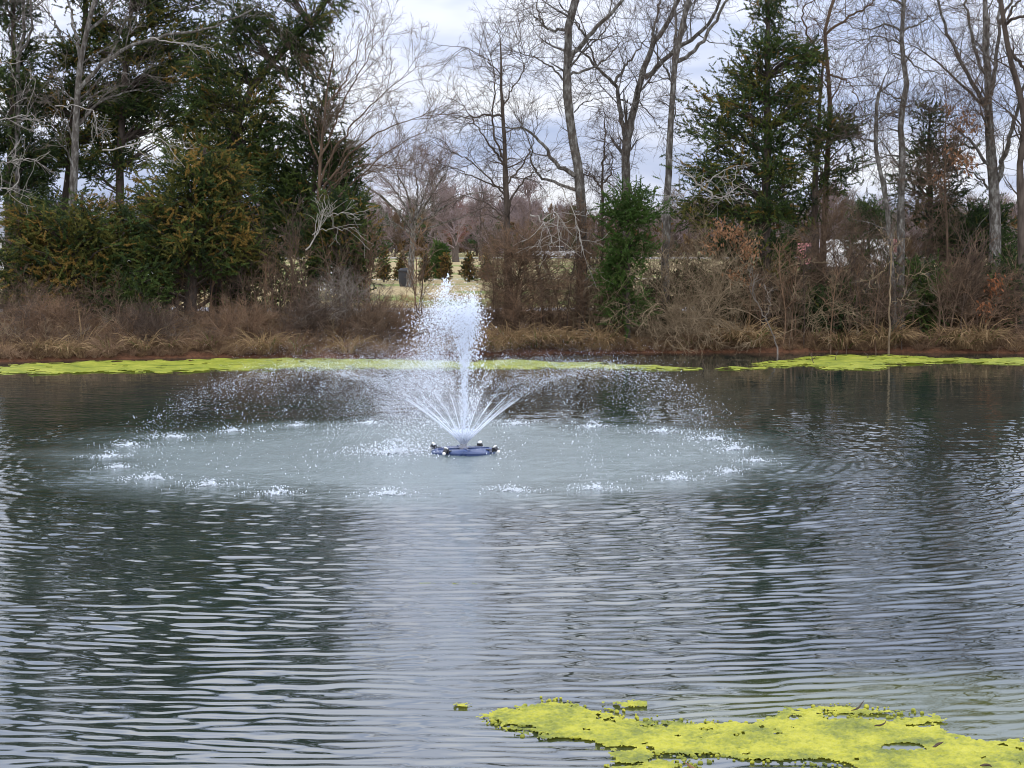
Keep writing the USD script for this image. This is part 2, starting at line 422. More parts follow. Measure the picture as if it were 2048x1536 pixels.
def grid_faces(nx, ny):
    i, j = np.meshgrid(np.arange(nx - 1), np.arange(ny - 1), indexing='ij')
    a = (i * ny + j).ravel()
    return np.vstack([np.stack([a, a + ny, a + ny + 1], 1), np.stack([a, a + ny + 1, a + 1], 1)])


g = part(None, 'ground', (np.stack([X, Y, Z], -1).reshape(-1, 3), grid_faces(nx, ny)), M['ground'], smooth=True)
tag(g, 'brown leaf littered bank and dry tan field behind the pond', kind='structure')


def strip(name, x0, x1, ya, yb, dz, mat, n=120):
    xs = np.linspace(x0, x1, n)
    v = []
    for x in xs:
        for k, s in enumerate((0, .33, .67, 1)):
            y = ya(x) + (yb(x) - ya(x)) * s
            v.append((x, y, float(land_z(x, y)) + dz))
    return part(None, name, (np.array(v), grid_faces(n, 4)), mat, smooth=True)


tag(strip('road', -60, 60, lambda x: 60.5 + .02 * x, lambda x: 63.8 + .02 * x, .05, M['road']), 'pale grey paved lane behind the trees', kind='structure')
tag(strip('far_road', -120, 120, lambda x: 232 + .01 * x, lambda x: 239 + .01 * x, .06, M['road']), 'pale road crossing the far side of the field', kind='structure')

# ------------------------------------------------------------------ pond water: real ripples running out from the fountain
rng = np.random.default_rng(11)
ys_ = [5.6]
while ys_[-1] < 53:
    ys_.append(ys_[-1] + .00205 * ys_[-1])
wy = np.array(ys_)
ns = 450
s_ = np.concatenate([[-12, -8, -5, -3, -2, -1.4, -1.15], np.linspace(-1, 1, ns), [1.15, 1.4, 2, 3, 5, 8, 12]])
half = 1.8 + .335 * wy
WX = np.clip(s_[:, None] * half[None, :], -40, 40)
WY = np.broadcast_to(wy, WX.shape)
r0 = np.hypot(WX - RING_C[0], WY - RING_C[1])
H = np.zeros(WX.shape)
ph1 = meshkit.fbm(np.stack([WX * .45, WY * .45, WX * 0], -1), 3, 21) - .5
ph2 = meshkit.fbm(np.stack([WX * 1.1, WY * 1.1, WX * 0], -1), 2, 27) - .5
ph3 = meshkit.fbm(np.stack([WX * 2.6, WY * 3.0, WX * 0], -1), 2, 29) - .5
amp = .1 + 1.8 * meshkit.fbm(np.stack([WX * .32, WY * .5, WX * 0], -1), 2, 33)
SPL = [(RING_C[0] + RING_R * math.cos(a), RING_C[1] + RING_R * math.sin(a)) for a in (np.arange(22) + .37) * 2 * np.pi / 22]
src = [(FOUNT[0], FOUNT[1]), (FOUNT[0] - .8, FOUNT[1] - .1)] + [SPL[k] for k in rng.permutation(22)[:12]]
for k, (sx, sy) in enumerate(src):
    r = np.hypot(WX - sx, WY - sy)
    main = 2.3 if k < 2 else 0.85
    for lam, slope, L in ((rng.uniform(.30, .40), .0035, 20.0), (rng.uniform(.175, .225), .013, 18.0), (rng.uniform(.12, .155), .018, 15.0), (rng.uniform(.23, .31), .016, 4.5)):
        kk = 2 * np.pi / lam
        near = np.exp(-np.maximum(r - 4, 0) / L)
        H += main * slope / kk * near * np.sin(kk * r + rng.uniform(0, 6.28) + ph1 * (6 if lam > .28 else 10) + ph2 * 5.0 + ph3 * 2.0)
H *= amp * 1.35
inside = np.clip((5.2 - r0) / 1.6, 0, 1)
H *= 1 - .25 * inside
fine = meshkit.fbm(np.stack([WX * 2.4, WY * 7.0, WX * 0], -1), 3, 41) - .5
H += fine * (.0085 + .010 * np.clip((9 - r0) / 5, 0, 1))
H += .004 * (meshkit.fbm(np.stack([WX * .5, WY * 1.7, WX * 0], -1), 2, 47) - .5)
edge = np.clip((1.12 - np.abs(np.broadcast_to(s_[:, None], WX.shape))) / .12, 0, 1)
H *= edge * np.clip((shore_y(WX) - WY - .1) / 1.5, .12, 1)
calm = np.clip((wy - 34) / 10, 0, 1)
H *= (1 - .72 * calm)[None, :]
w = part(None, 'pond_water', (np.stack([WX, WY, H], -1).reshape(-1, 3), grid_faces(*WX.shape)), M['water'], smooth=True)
tag(w, 'dark green pond water with silvery ripples spreading from the fountain', kind='structure')
water_tree = cKDTree(np.stack([WX.ravel()[::3], WY.ravel()[::3]], 1))
water_h = H.ravel()[::3]


# ------------------------------------------------------------------ algae
def algae_sheet(name, label, outline, res, thick, mat, holes, edge_noise, lumps, seed, bumps=(0, 0, 0), hs=1.0, lace=.56):
    poly = Polygon([on_water(*q)[:2] for q in outline]).buffer(0)
    x0, y0, x1, y1 = poly.buffer(.3).bounds
    xs, ys = np.arange(x0, x1, res[0]), np.arange(y0, y1, res[1])
    AX, AY = np.meshgrid(xs, ys, indexing='ij')
    r = np.random.default_rng(seed)
    AX = AX + r.uniform(-.3, .3, AX.shape) * res[0]
    AY = AY + r.uniform(-.3, .3, AY.shape) * res[1]
    pts = shapely.points(AX.ravel(), AY.ravel())
    sd = np.where(shapely.contains(poly, pts), 1, -1) * shapely.distance(poly.exterior, pts)
    sd = sd.reshape(AX.shape)
    q = np.stack([AX, AY, AX * 0], -1)
    f = sd + edge_noise * (meshkit.fbm(q * 2.2 / hs, 5, seed) - .5) * 2
    hole = meshkit.fbm(q * np.array([1.4, 2.2, 1]) / hs, 5, seed + 50)
    f = np.minimum(f, (holes - hole) * 1.2 + np.clip(sd * .25, 0, .3))
    f = np.where(meshkit.fbm(q * (9.0 / hs), 3, seed + 91) > lace + .25 * np.clip(sd / (.6 * hs), 0, 1), -.05, f)
    on = f > 0
    h = thick * np.clip(np.maximum(f, 0) / (.25 * hs), 0, 1) ** .5 + lumps * np.clip(meshkit.fbm(q * 3.0 / hs, 4, seed + 7) - .42, 0, 1) * np.clip(f / .15, 0, 1)
    n, ra, rb = bumps
    if n:
        good = np.argwhere(f > -.02)
        c = good[r.integers(0, len(good), n)]
        cx, cy = AX[c[:, 0], c[:, 1]], AY[c[:, 0], c[:, 1]]
        cr = ra + (rb - ra) * r.random(n) ** 2.5
        t = cKDTree(np.stack([cx, cy], 1))
        d, i = t.query(np.stack([AX.ravel(), AY.ravel()], 1), k=5)
        dome_h = np.sqrt(np.maximum(cr[i] ** 2 - d ** 2, 0)).max(1).reshape(AX.shape)
        h = h + dome_h * .6
        on = on | (dome_h > .004)
    idx = np.arange(AX.size).reshape(AX.shape)
    cell = on[:-1, :-1] & on[1:, :-1] & on[1:, 1:] & on[:-1, 1:]
    a, b, c_, d_ = idx[:-1, :-1][cell], idx[1:, :-1][cell], idx[1:, 1:][cell], idx[:-1, 1:][cell]
    fc = np.vstack([np.stack([a, b, c_], 1), np.stack([a, c_, d_], 1)])
    z = .006 + h
    keep, inv = np.unique(fc, return_inverse=True)
    v = np.stack([AX.ravel(), AY.ravel(), z.ravel()], 1)[keep]
    o = part(None, name, (v, inv.reshape(-1, 3)), mat, smooth=True)
    tag(o, label, 'algae', kind='stuff')
    return poly


algae_sheet('algae_mat', 'long yellow green algae band floating along the far bank, left and centre',
            [(-60, 735), (0, 732), (60, 727), (250, 722), (450, 718), (620, 718), (900, 721), (1100, 722), (1250, 727), (1400, 733), (1416, 737), (1400, 741), (1300, 742), (1150, 739), (1000, 742), (900, 740), (700, 739), (560, 740), (430, 743), (330, 748), (210, 746), (100, 749), (0, 753), (-60, 754)],
            (.07, .07), .012, M['algae_far'], .60, .24, .09, 61, hs=1.6)
algae_sheet('algae_mat', 'yellow green algae patch floating by the far bank at the right, dead twigs standing in it',
            [(1428, 739), (1450, 734), (1530, 724), (1590, 716), (1650, 710), (1740, 711), (1830, 712), (1900, 717), (1980, 717), (2110, 716), (2110, 732), (1990, 729), (1900, 727), (1800, 733), (1755, 741), (1650, 740), (1600, 733), (1540, 738), (1480, 741)],
            (.06, .06), .012, M['algae_far'], .60, .22, .09, 67, hs=1.6)
NEAR = [(988, 1436), (1030, 1424), (1080, 1412), (1110, 1402), (1150, 1412), (1200, 1424), (1270, 1436), (1340, 1446), (1420, 1449), (1500, 1452), (1540, 1440), (1590, 1424), (1640, 1420), (1690, 1416), (1760, 1424), (1850, 1432), (1900, 1452), (1960, 1470), (2060, 1490), (2100, 1500), (2120, 1560), (1230, 1560), (1236, 1520), (1215, 1500), (1180, 1490), (1090, 1474), (1020, 1456)]
near_poly = algae_sheet('algae_mat', 'bright yellow bubbly algae mat floating in the right foreground', NEAR, (.009, .012), .003, M['algae'], .53, .20, .020, 71, bumps=(9000, .007, .020), hs=.8, lace=.63)
algae_sheet('algae_mat', 'thin strip of yellow algae just above the foreground mat', [(1215, 1411), (1260, 1406), (1300, 1409), (1290, 1414), (1240, 1416)], (.012, .014), .01, M['algae'], .62, .05, .05, 73, bumps=(70, .010, .022), hs=.8)
algae_sheet('algae_mat', 'tiny lone yellow algae clump left of the foreground mat', [(908, 1411), (930, 1409), (944, 1413), (925, 1416)], (.008, .01), .008, M['algae'], .9, .02, .02, 77, bumps=(14, .012, .025), hs=.8)
algae_sheet('algae_mat', 'thin yellow line of algae scum drifting across the middle of the pond', [(560, 1165.8), (760, 1166.4), (900, 1167.0), (1020, 1168), (1180, 1168.6), (1180, 1169.3), (1000, 1169.4), (880, 1168.6), (740, 1168.0), (560, 1166.5)], (.010, .007), .001, M['algae_far'], .47, .02, .002, 79, hs=.5, lace=.47)

# loose bubbles of the foreground mat
rng = np.random.default_rng(5)
ico = trimesh.creation.icosphere(1, 1.0)
bx0, by0, bx1, by1 = near_poly.buffer(.25).bounds
q = np.stack([rng.uniform(bx0, bx1, 6000), rng.uniform(by0, by1, 6000)], 1)
sp = shapely.points(q[:, 0], q[:, 1])
dd = np.where(shapely.contains(near_poly, sp), -1, 1) * shapely.distance(near_poly.exterior, sp)
k = (dd < .12 * rng.random(6000)) & (dd > -1.1)
k &= meshkit.fbm(np.column_stack([q * 1.6, q[:, 0] * 0]), 4, 15) > .45
q = q[k][:1500]
sc = .005 + .009 * rng.random(len(q)) ** 2.2
bub = instancer(None, 'algae_bubbles', [('bubble', ico, M['algae'])], np.column_stack([q, np.full(len(q), .006)]), None, np.column_stack([sc * 1.2, sc * 1.2, sc]), np.zeros(len(q)), kind='stuff')
tag(bub, 'small yellow algae bubbles around the foreground mat', 'algae')


# ------------------------------------------------------------------ prototypes of twigs, foliage and grass
def twig_spray(seed, n=9, length=1.0, r=.0062, spread=34, buds=False):
    r_ = np.random.default_rng(seed)
    T = Tubes()
    main = grow(np.zeros((1, 3)), np.array([[0, 0, 1.0]]), np.array([length]), 6, .13, 0, r_)
    mr = taper(np.array([r * 1.3]), np.array([r * .5]), 6)
    T.add(main, mr, 3)
    s, d, rr, f = children(main, mr, n, .08, (22, spread + 24), r_)
    ln = length * r_.uniform(.22, .6, len(s)) * (1.15 - .6 * f)
    sub = grow(s, d, ln, 4, .16, .06, r_)
    sr = taper(np.full(len(s), r * .75), np.full(len(s), r * .35), 4)
    T.add(sub, sr, 3)
    s2, d2, _, f2 = children(sub, sr, 1, .3, (25, 55), r_)
    T.add(grow(s2, d2, length * r_.uniform(.08, .22, len(s2)), 3, .15, .05, r_), taper(np.full(len(s2), r * .5), np.full(len(s2), r * .3), 3), 3)
    v, f = T.mesh()
    if buds:
        tips = np.vstack([sub[:, -1], s2])
        o = np.array([[0, 0, 1], [1, 0, 0], [0, 1, 0], [-1, 0, 0], [0, -1, 0], [0, 0, -1.0]]) * [.007, .007, .018]
        of = np.array([[0, 1, 2], [0, 2, 3], [0, 3, 4], [0, 4, 1], [5, 2, 1], [5, 3, 2], [5, 4, 3], [5, 1, 4]])
        bv = (tips[:, None] + o[None]).reshape(-1, 3)
        bf = (of[None] + (np.arange(len(tips)) * 6)[:, None, None]).reshape(-1, 3)
        f = np.vstack([f, bf + len(v)])
        v = np.vstack([v, bv])
    return v, f


def leaf_spray(seed, n=58, length=.40, leaf=(.045, .105), width=.0105, flat=.6, ang=(22, 62)):
    """A feathery evergreen branchlet along +z made of narrow pointed leaves."""
    r_ = np.random.default_rng(seed)
    ax = grow(np.zeros((1, 3)), np.array([[0, 0, 1.0]]), np.array([length]), 6, .10, 0, r_)
    s, d, _, f = children(ax, np.full((1, 6), .004), n, .05, ang, r_, 1.0)
    d[:, 1] *= flat
    d = norm(d)
    L = r_.uniform(*leaf, n) * (1.15 - .5 * f)
    side = norm(np.cross(d, r_.normal(size=d.shape))) * (width * r_.uniform(.7, 1.3, n))[:, None]
    a, tip, m = s, s + d * L[:, None], s + d * (L * .45)[:, None]
    v = np.stack([a, m + side, tip, m - side], 1).reshape(-1, 3)
    b = np.arange(n) * 4
    fc = np.vstack([np.stack([b, b + 1, b + 2], 1), np.stack([b, b + 2, b + 3], 1)])
    T = Tubes()
    T.add(ax, np.full((1, 6), .005), 3)
    tv, tf = T.mesh()
    return np.vstack([v, tv]), np.vstack([fc, tf + len(v)])


def grass_tuft(seed, n=60, h=.6, spread=.16, droop=.22, w=.010):
    r_ = np.random.default_rng(seed)
    ang = r_.uniform(0, 2 * np.pi, n)
    st = np.stack([np.cos(ang), np.sin(ang), 0 * ang], 1) * (spread * np.sqrt(r_.random(n)))[:, None]
    d = np.stack([np.cos(ang) * .55, np.sin(ang) * .55, np.ones(n)], 1) + r_.normal(0, .22, (n, 3))
    pts = [st]
    d = norm(d)
    L = h * r_.uniform(.6, 1.2, n)
    dr = droop * r_.uniform(.3, 2.2, n)
    for k in range(4):
        pts.append(pts[-1] + d * (L / 4)[:, None])
        out = norm(np.stack([d[:, 0], d[:, 1], 0 * ang], 1))
        d = norm(d + out * (dr * .8)[:, None] - np.array([0, 0, 1]) * (dr * (k + 1) * .55)[:, None])
    p = np.stack(pts, 1)
    side = norm(np.cross(d, r_.normal(size=d.shape)))
    ww = w * np.array([.9, 1.0, .8, .5, .08])
    v = np.stack([p + side[:, None] * ww[None, :, None], p - side[:, None] * ww[None, :, None]], 2).reshape(n, -1, 3)
    q = []
    for k in range(4):
        q += [[2 * k, 2 * k + 1, 2 * k + 3], [2 * k, 2 * k + 3, 2 * k + 2]]
    fc = (np.array(q)[None] + (np.arange(n) * 10)[:, None, None]).reshape(-1, 3)
    return v.reshape(-1, 3), fc


def leaf_cluster(seed, n=14):
    r_ = np.random.default_rng(seed)
    s = r_.normal(0, .09, (n, 3))
    d = norm(r_.normal(0, .5, (n, 3)) + [0, 0, -.8])
    side = norm(np.cross(d, r_.normal(size=d.shape))) * .022
    L = r_.uniform(.07, .13, n)[:, None]
    v = np.stack([s, s + d * L * .5 + side, s + d * L, s + d * L * .5 - side], 1).reshape(-1, 3)
    b = np.arange(n) * 4
    return v, np.vstack([np.stack([b, b + 1, b + 2], 1), np.stack([b, b + 2, b + 3], 1)])


TW = [twig_spray(100 + k) for k in range(4)]
TWB = [twig_spray(120 + k, n=11, spread=26, buds=True) for k in range(3)]
TWD = [twig_spray(140 + k, n=11, spread=48, r=.0066) for k in range(4)]
FO = [leaf_spray(200 + k) for k in range(4)]
FOL = [leaf_spray(220 + k, n=40, leaf=(.05, .11), width=.013) for k in range(3)]
GT = [grass_tuft(300 + k) for k in range(4)]
LC = [leaf_cluster(330 + k) for k in range(3)]

TREES = []


def limb_line(pts, D, dd, rng, n, jit=.02):
    """pts in pixels, distance D plus an offset that grows to dd along the limb."""
    m = len(pts)
    q = [P(x, y, D + dd * (i / (m - 1)) ** 1.2) for i, (x, y) in enumerate(pts)]
    return spline(q, n, rng, jit)


STY = dict(dens=1.5, l1=(.8, 2.0), n2=3, l2=(.35, .9), ang=(35, 70), up=.05, wig=.16, nt=1, tw=(.45, .95), f0=.12, r1=.35)


def bare_tree(name, label, trunk, D, r0, r1, limbs=(), style=None, bark='bark_grey', twig='twig_dark', seed=0, protos=None, dd=0.0, cat='tree', f0=.35, pale=(), vines=0, group=None, shoots=None):
    """A leafless tree: its trunk and main limbs stand where the photograph shows them, the rest grows from them."""
    s = {**STY, **(style or {})}
    r_ = np.random.default_rng(seed)
    base = trunk[0]
    tr = limb_line(trunk, D, dd, r_, 18, .012)
    tr[0, 2] = min(tr[0, 2], float(land_z(tr[0, 0], tr[0, 1])) - .1)
    root = thing(name, label, cat, (tr[0, 0], tr[0, 1], 0), group)
    off = np.array([tr[0, 0], tr[0, 1], 0])
    T = Tubes()
    trr = taper(np.array(r0), np.array(r1), 18, .9)
    trr[0] *= 1.25
    trr[1] *= 1.07
    trr *= 1 + .05 * r_.normal(size=18)
    T.add(tr, trr, 9)
    part(root, 'trunk', T.mesh(), M[bark], smooth=True, off=off)
    lines, rads = [tr], [trr]
    T2 = Tubes()
    for k, lb in enumerate(limbs):
        pts, a, b = lb[:3]
        d2 = lb[3] if len(lb) > 3 else r_.uniform(-1.4, 1.4)
        # a limb starts in the trunk's or the parent limb's own depth
        p0 = P(*pts[0], D)
        allp = np.vstack(lines)
        j = np.argmin(np.hypot(allp[:, 0] - p0[0], allp[:, 2] - p0[2]))
        D0 = allp[j, 1]
        ln = limb_line(pts, D0, d2, r_, 18, .025)
        rr = taper(np.array(a), np.array(b), 18, .9)
        T2.add(ln, rr, 7)
        lines.append(ln)
        rads.append(rr)
    if pale:
        for pts, a, b, d0, d1 in pale:
            T3 = Tubes()
            ln = spline([P(x, y, d0 + (d1 - d0) * i / (len(pts) - 1)) for i, (x, y) in enumerate(pts)], 12, r_, .03)
            rr = taper(np.array(a), np.array(b), 12)
            T3.add(ln, rr, 5)
            st, di, ra, f = children(ln[None], rr[None], max(3, int(len(pts) * 2)), .2, (30, 65), r_)
            g = grow(st, di, r_.uniform(.3, 1.1, len(st)), 5, .2, .02, r_)
            gr = taper(ra * .55, np.full(len(st), .005), 5)
            T3.add(g, gr, 4)
            st, di, ra, f = children(g, gr, 3, .2, (30, 60), r_)
            T3.add(grow(st, di, r_.uniform(.15, .5, len(st)), 4, .2, .02, r_), taper(ra * .7, np.full(len(st), .004), 4), 3)
            part(root, 'bleached_limb', T3.mesh(), M['bark_pale'], smooth=True, off=off, label='pale bleached dead limb')
    P0, R0 = np.stack(lines), np.stack(rads)
    seg = np.linalg.norm(np.diff(P0, axis=1), axis=2).sum(1)
    per = np.maximum(2, (seg * s['dens']).astype(int))
    st, di, ra, f = children(P0, R0, per, s['f0'], s['ang'], r_)
    ok = ~((f < f0) & (np.repeat(np.arange(len(per)), per) == 0))
    st, di, ra, f = st[ok], di[ok], ra[ok], f[ok]
    tips = P0[:, -1]
    st = np.vstack([st, tips, tips])
    di = np.vstack([di, norm(P0[:, -1] - P0[:, -3]) + r_.normal(0, .25, tips.shape), norm(P0[:, -1] - P0[:, -3]) + r_.normal(0, .45, tips.shape)])
    ra = np.concatenate([ra, R0[:, -1] * 1.6, R0[:, -1] * 1.6])
    fl = np.concatenate([f, np.ones(2 * len(tips)) * .6])
    L1 = r_.uniform(*s['l1'], len(st)) * (1.15 - .45 * fl)
    g1 = grow(st, di, L1, 7, s['wig'], s['up'], r_)
    gr1 = taper(np.clip(ra * s['r1'], .009, .045), np.full(len(st), .006), 7)
    T2.add(g1, gr1, 4)
    st, di, ra, f = children(g1, gr1, s['n2'], .2, (30, 62), r_)
    g2 = grow(st, di, r_.uniform(*s['l2'], len(st)), 5, s['wig'] * 1.2, s['up'], r_)
    gr2 = taper(np.clip(ra * .7, .006, .014), np.full(len(st), .0042), 5)
    T2.add(g2, gr2, 3)
    part(root, 'branches', T2.mesh(), M[bark], off=off)
    st, di, _, _ = children(g2, gr2, s['nt'], .25, (15, 45), r_)
    st2, di2, _, _ = children(g1, gr1, 2, .3, (25, 55), r_)
    st = np.vstack([st, g2[:, -1], st2])
    di = np.vstack([di, norm(g2[:, -1] - g2[:, -2]), di2])
    di = di + np.array([0, 0, s['up'] * 1.5])
    pr = protos or [('twig_spray', m, M[twig]) for m in TW]
    instancer(root, 'twigs', pr, st - off, aim(di, r_), r_.uniform(*s['tw'], len(st)), r_.integers(0, len(pr), len(st)), kind='stuff')
    return root, off


def cedar(name, label, trunk, D, r0, lobes, seed, mix=(.5, .3, .2, 0.), dens=1.0, size=1.0, dd=0.0, bark='bark_dark', limb_r=.028, cat='tree', protos=None, clumps=19, droop=-.10, rz=.9, group=None):
    """An evergreen: a trunk, limbs that reach into the lobes of the crown, and feathery foliage in clumps at the limbs' ends.
    lobes: (px, py, half width, half height[, depth offset]); mix: shares of green, dark, olive, orange foliage."""
    r_ = np.random.default_rng(seed)
    tr = limb_line(trunk, D, dd, r_, 16, .015)
    tr[0, 2] = min(tr[0, 2], float(land_z(tr[0, 0], tr[0, 1])) - .1)
    off = np.array([tr[0, 0], tr[0, 1], 0])
    root = thing(name, label, cat, off, group)
    T = Tubes()
    T.add(tr, taper(np.array(r0 * 1.15), np.array(r0 * .22), 16), 8)
    part(root, 'trunk', T.mesh(), M[bark], smooth=True, off=off)
    C, OUT, SZ = [], [], []
    for lb in lobes:
        px, py, rx, ry = lb[:4]
        dz = lb[4] if len(lb) > 4 else 0.0
        c = P(px, py, D + dz)
        sx, sz = rx / FPX * (D + dz), ry / FPX * (D + dz)
        sy = rz * sx
        vol = sx * sy * sz
        n = max(4, int(dens * 25 * (sx * sz) ** .9 * (1 + sy) ** .5))
        u = norm(r_.normal(size=(n, 3))) * (r_.random(n) ** .42)[:, None]
        C.append(c + u * [sx, sy, sz])
        OUT.append(u)
    C, OUT = np.vstack(C), np.vstack(OUT)
    C = C[C[:, 2] > .5]
    # limbs
    j = np.argmin(np.hypot(np.linalg.norm(C[:, None, :2] - tr[None, :, :2], axis=2), 1.0 * np.abs(C[:, None, 2] - .5 * np.linalg.norm(C[:, None, :2] - tr[None, :, :2], axis=2) - tr[None, :, 2])), 1)
    a = tr[j] + r_.normal(0, .03, (len(C), 3))
    m = (a + C) / 2 + np.array([0, 0, .08]) * np.linalg.norm(C - a, axis=1)[:, None] + r_.normal(0, .10, C.shape)
    t = np.linspace(0, 1, 7)[None, :, None]
    B = (1 - t) ** 2 * a[:, None] + 2 * t * (1 - t) * m[:, None] + t ** 2 * C[:, None]
    B[:, 1:-1] += r_.normal(0, .025, B[:, 1:-1].shape)
    T = Tubes()
    T.add(B, taper(np.clip(.35 * r0 * np.ones(len(C)), .01, limb_r) * r_.uniform(.6, 1.2, len(C)), np.full(len(C), .006), 7), 4)
    part(root, 'branches', T.mesh(), M[bark], off=off)
    # foliage
    end = norm(B[:, -1] - B[:, -3])
    k = clumps
    who = np.repeat(np.arange(len(C)), k)
    back = r_.random(len(who)) ** 1.6 * .42
    bi = np.clip((6 - back * 6), 0, 6)
    i0 = np.minimum(bi.astype(int), 5)
    w = (bi - i0)[:, None]
    pos = B[who, i0] * (1 - w) + B[who, i0 + 1] * w + r_.normal(0, .17 * size, (len(who), 3))
    out = norm(pos - tr[j][who] + [0, 0, .15])
    d = norm(end[who] * .5 + out * .45 + r_.normal(0, .68, pos.shape) + [0, 0, droop])
    nz = meshkit.fbm(pos * .9 + seed, 3, 77)
    nz2 = meshkit.fbm(pos * 1.7 + seed * 3, 2, 78)
    p = np.array(mix) / sum(mix)
    x = r_.random(len(who)) * .55 + .45 * np.clip((nz2 - .25) * 2, 0, 1)
    front = np.clip((tr[0, 1] - pos[:, 1]) * .25 + nz * 1.3 - .4, 0, 1)
    kindi = np.searchsorted(np.cumsum(p[:3] / max(p[:3].sum(), 1e-9)), np.clip(x, 0, .999))
    tip = np.clip((meshkit.fbm(C * 1.15 + seed * 7, 3, 91) - .47) * 7, 0, 1)[who]
    orange = r_.random(len(who)) < np.clip(p[3] * 4.2 * front, 0, .85) * tip
    kindi = np.where(orange, 3, np.minimum(kindi, 2))
    mats = ['cedar_green', 'cedar_dark', 'cedar_olive', 'cedar_orange']
    pr = protos or [('foliage_spray', FO[(q + 2 * s_) % 4], M[mm]) for q, mm in enumerate(mats) for s_ in range(2)]
    idx = kindi * 2 + r_.integers(0, 2, len(who)) if protos is None else r_.integers(0, len(pr), len(who))
    instancer(root, 'foliage', pr, pos - off, aim(d, r_), size * r_.uniform(.45, 1.05, len(who)), idx, kind='stuff')
    return root, off


def bush(name, label, px, D, n, height, spread, seed, twig='twig_brown', droop=-.05, wig=.12, protos=None, tw=(.4, .9), n1=6, n2=3, base_w=.35, leaves=None, cat='bush', r=.014, group=None, l1=(.25, .55), lean=(0, 0), z0=None):
    """Many stems from one root, arching over, with side shoots and fine twigs."""
    r_ = np.random.default_rng(seed)
    D = D + 1.1 if px > 950 else D
    b = P(px, 645, D)
    gz = float(land_z(b[0], b[1])) if z0 is None else z0
    off = np.array([b[0], b[1], 0])
    root = thing(name, label, cat, off, group)
    ang = r_.uniform(0, 2 * np.pi, n)
    st = np.stack([b[0] + np.cos(ang) * base_w * np.sqrt(r_.random(n)), b[1] + np.sin(ang) * base_w * np.sqrt(r_.random(n)), np.full(n, gz - .05)], 1)
    out = spread * r_.random(n) ** .7
    di = np.stack([np.cos(ang) * out + lean[0], np.sin(ang) * out + lean[1], np.ones(n)], 1)
    L = height * r_.uniform(.55, 1.15, n)
    g0 = grow(st, di, L, 9, wig, 0, r_) if droop == 0 else None
    if g0 is None:
        pts, d = [st], norm(di)
        for k in range(8):
            d = norm(d + r_.normal(0, wig, d.shape) + np.array([0, 0, droop * k * .35]))
            pts.append(pts[-1] + d * (L / 8)[:, None])
        g0 = np.stack(pts, 1)
    g0[:, :, 2] = np.maximum(g0[:, :, 2], gz - .05)
    gr0 = taper(r * r_.uniform(.6, 1.2, n), np.full(n, .005), 9)
    T = Tubes()
    T.add(g0, gr0, 4)
    st, di, ra, f = children(g0, gr0, n1, .2, (25, 60), r_)
    g1 = grow(st, di, height * r_.uniform(*l1, len(st)) * (1.1 - .5 * f), 5, wig * 1.3, .03, r_)
    gr1 = taper(np.clip(ra * .6, .004, .01), np.full(len(st), .0035), 5)
    T.add(g1, gr1, 3)
    part(root, 'stems', T.mesh(), M[twig], off=off)
    st, di, _, _ = children(g1, gr1, n2, .2, (15, 50), r_)
    pr = protos or [('twig_spray', m, M[twig]) for m in TWD]
    if len(st):
        instancer(root, 'twigs', pr, st - off, aim(di, r_), r_.uniform(*tw, len(st)), r_.integers(0, len(pr), len(st)), kind='stuff')
    if leaves:
        mat, cl = leaves
        pos = []
        for x, y, rx, ry, c in cl:
            pos.append(np.array([P(x + rx * r_.normal() * .5, y + ry * r_.normal() * .5, D - .3 + r_.normal() * .35) for _ in range(c)]))
        pos = np.vstack(pos)
        instancer(root, 'dead_leaves', [('leaf_cluster', m, M[mat]) for m in LC], pos - off, aim(r_.normal(0, .25, pos.shape) + [0, 0, 1], r_), r_.uniform(.8, 1.5, len(pos)), r_.integers(0, 3, len(pos)), kind='stuff')
    return root, off


# ------------------------------------------------------------------ fountain
G9 = 9.81
fl = thing('floating_fountain', 'low dark blue fountain float with four small lamps, sitting in the pond centre', 'fountain', FOUNT)
# lobed float: a scalloped disc, thick, with rounded shoulders
na = 96
aa = np.linspace(0, 2 * np.pi, na, endpoint=False)
lobe = .405 + .055 * np.abs(np.cos(2 * (aa - math.radians(20)))) ** .6 - .05 * np.exp(-((np.mod(aa - math.radians(-88) + np.pi, 2 * np.pi) - np.pi) / .07) ** 2) - .04 * np.exp(-((np.mod(aa - math.radians(92) + np.pi, 2 * np.pi) - np.pi) / .07) ** 2)
prof = [(0.0, .075), (.30, .078), (.55, .082), (.80, .080), (.93, .066), (1.0, .035), (1.0, -.03), (.9, -.09), (0.0, -.10)]
fv, ff = [], []
for rr_, zz in prof:
    for q in range(na):
        zz_ = zz * .72
        fv.append((rr_ * lobe[q] * math.cos(aa[q]), rr_ * lobe[q] * math.sin(aa[q]), zz_ + .004 * math.sin(3 * aa[q])))
for i in range(len(prof) - 1):
    for q in range(na):
        a, b = i * na + q, i * na + (q + 1) % na
        ff += [[a, a + na, b + na], [a, b + na, b]]
part(fl, 'float', (np.array(fv), np.array(ff)[:, ::-1]), M['float_blue'], smooth=35)
for k, ang in enumerate(np.radians([14, 104, 194, 284])):
    rib = trimesh.creation.box((.30, .035, .012))
    rib.apply_translation((.22, 0, .064))
    rib.apply_transform(trimesh.transformations.rotation_matrix(ang, (0, 0, 1)))
    part(fl, 'rib', rib, M['float_blue'])
noz = trimesh.util.concatenate([trimesh.creation.cylinder(.05, .06, sections=20, transform=trimesh.transformations.translation_matrix((0, 0, .09))), trimesh.creation.cylinder(.075, .02, sections=20, transform=trimesh.transformations.translation_matrix((0, 0, .07)))])
part(fl, 'nozzle', noz, M['steel'], smooth=40)
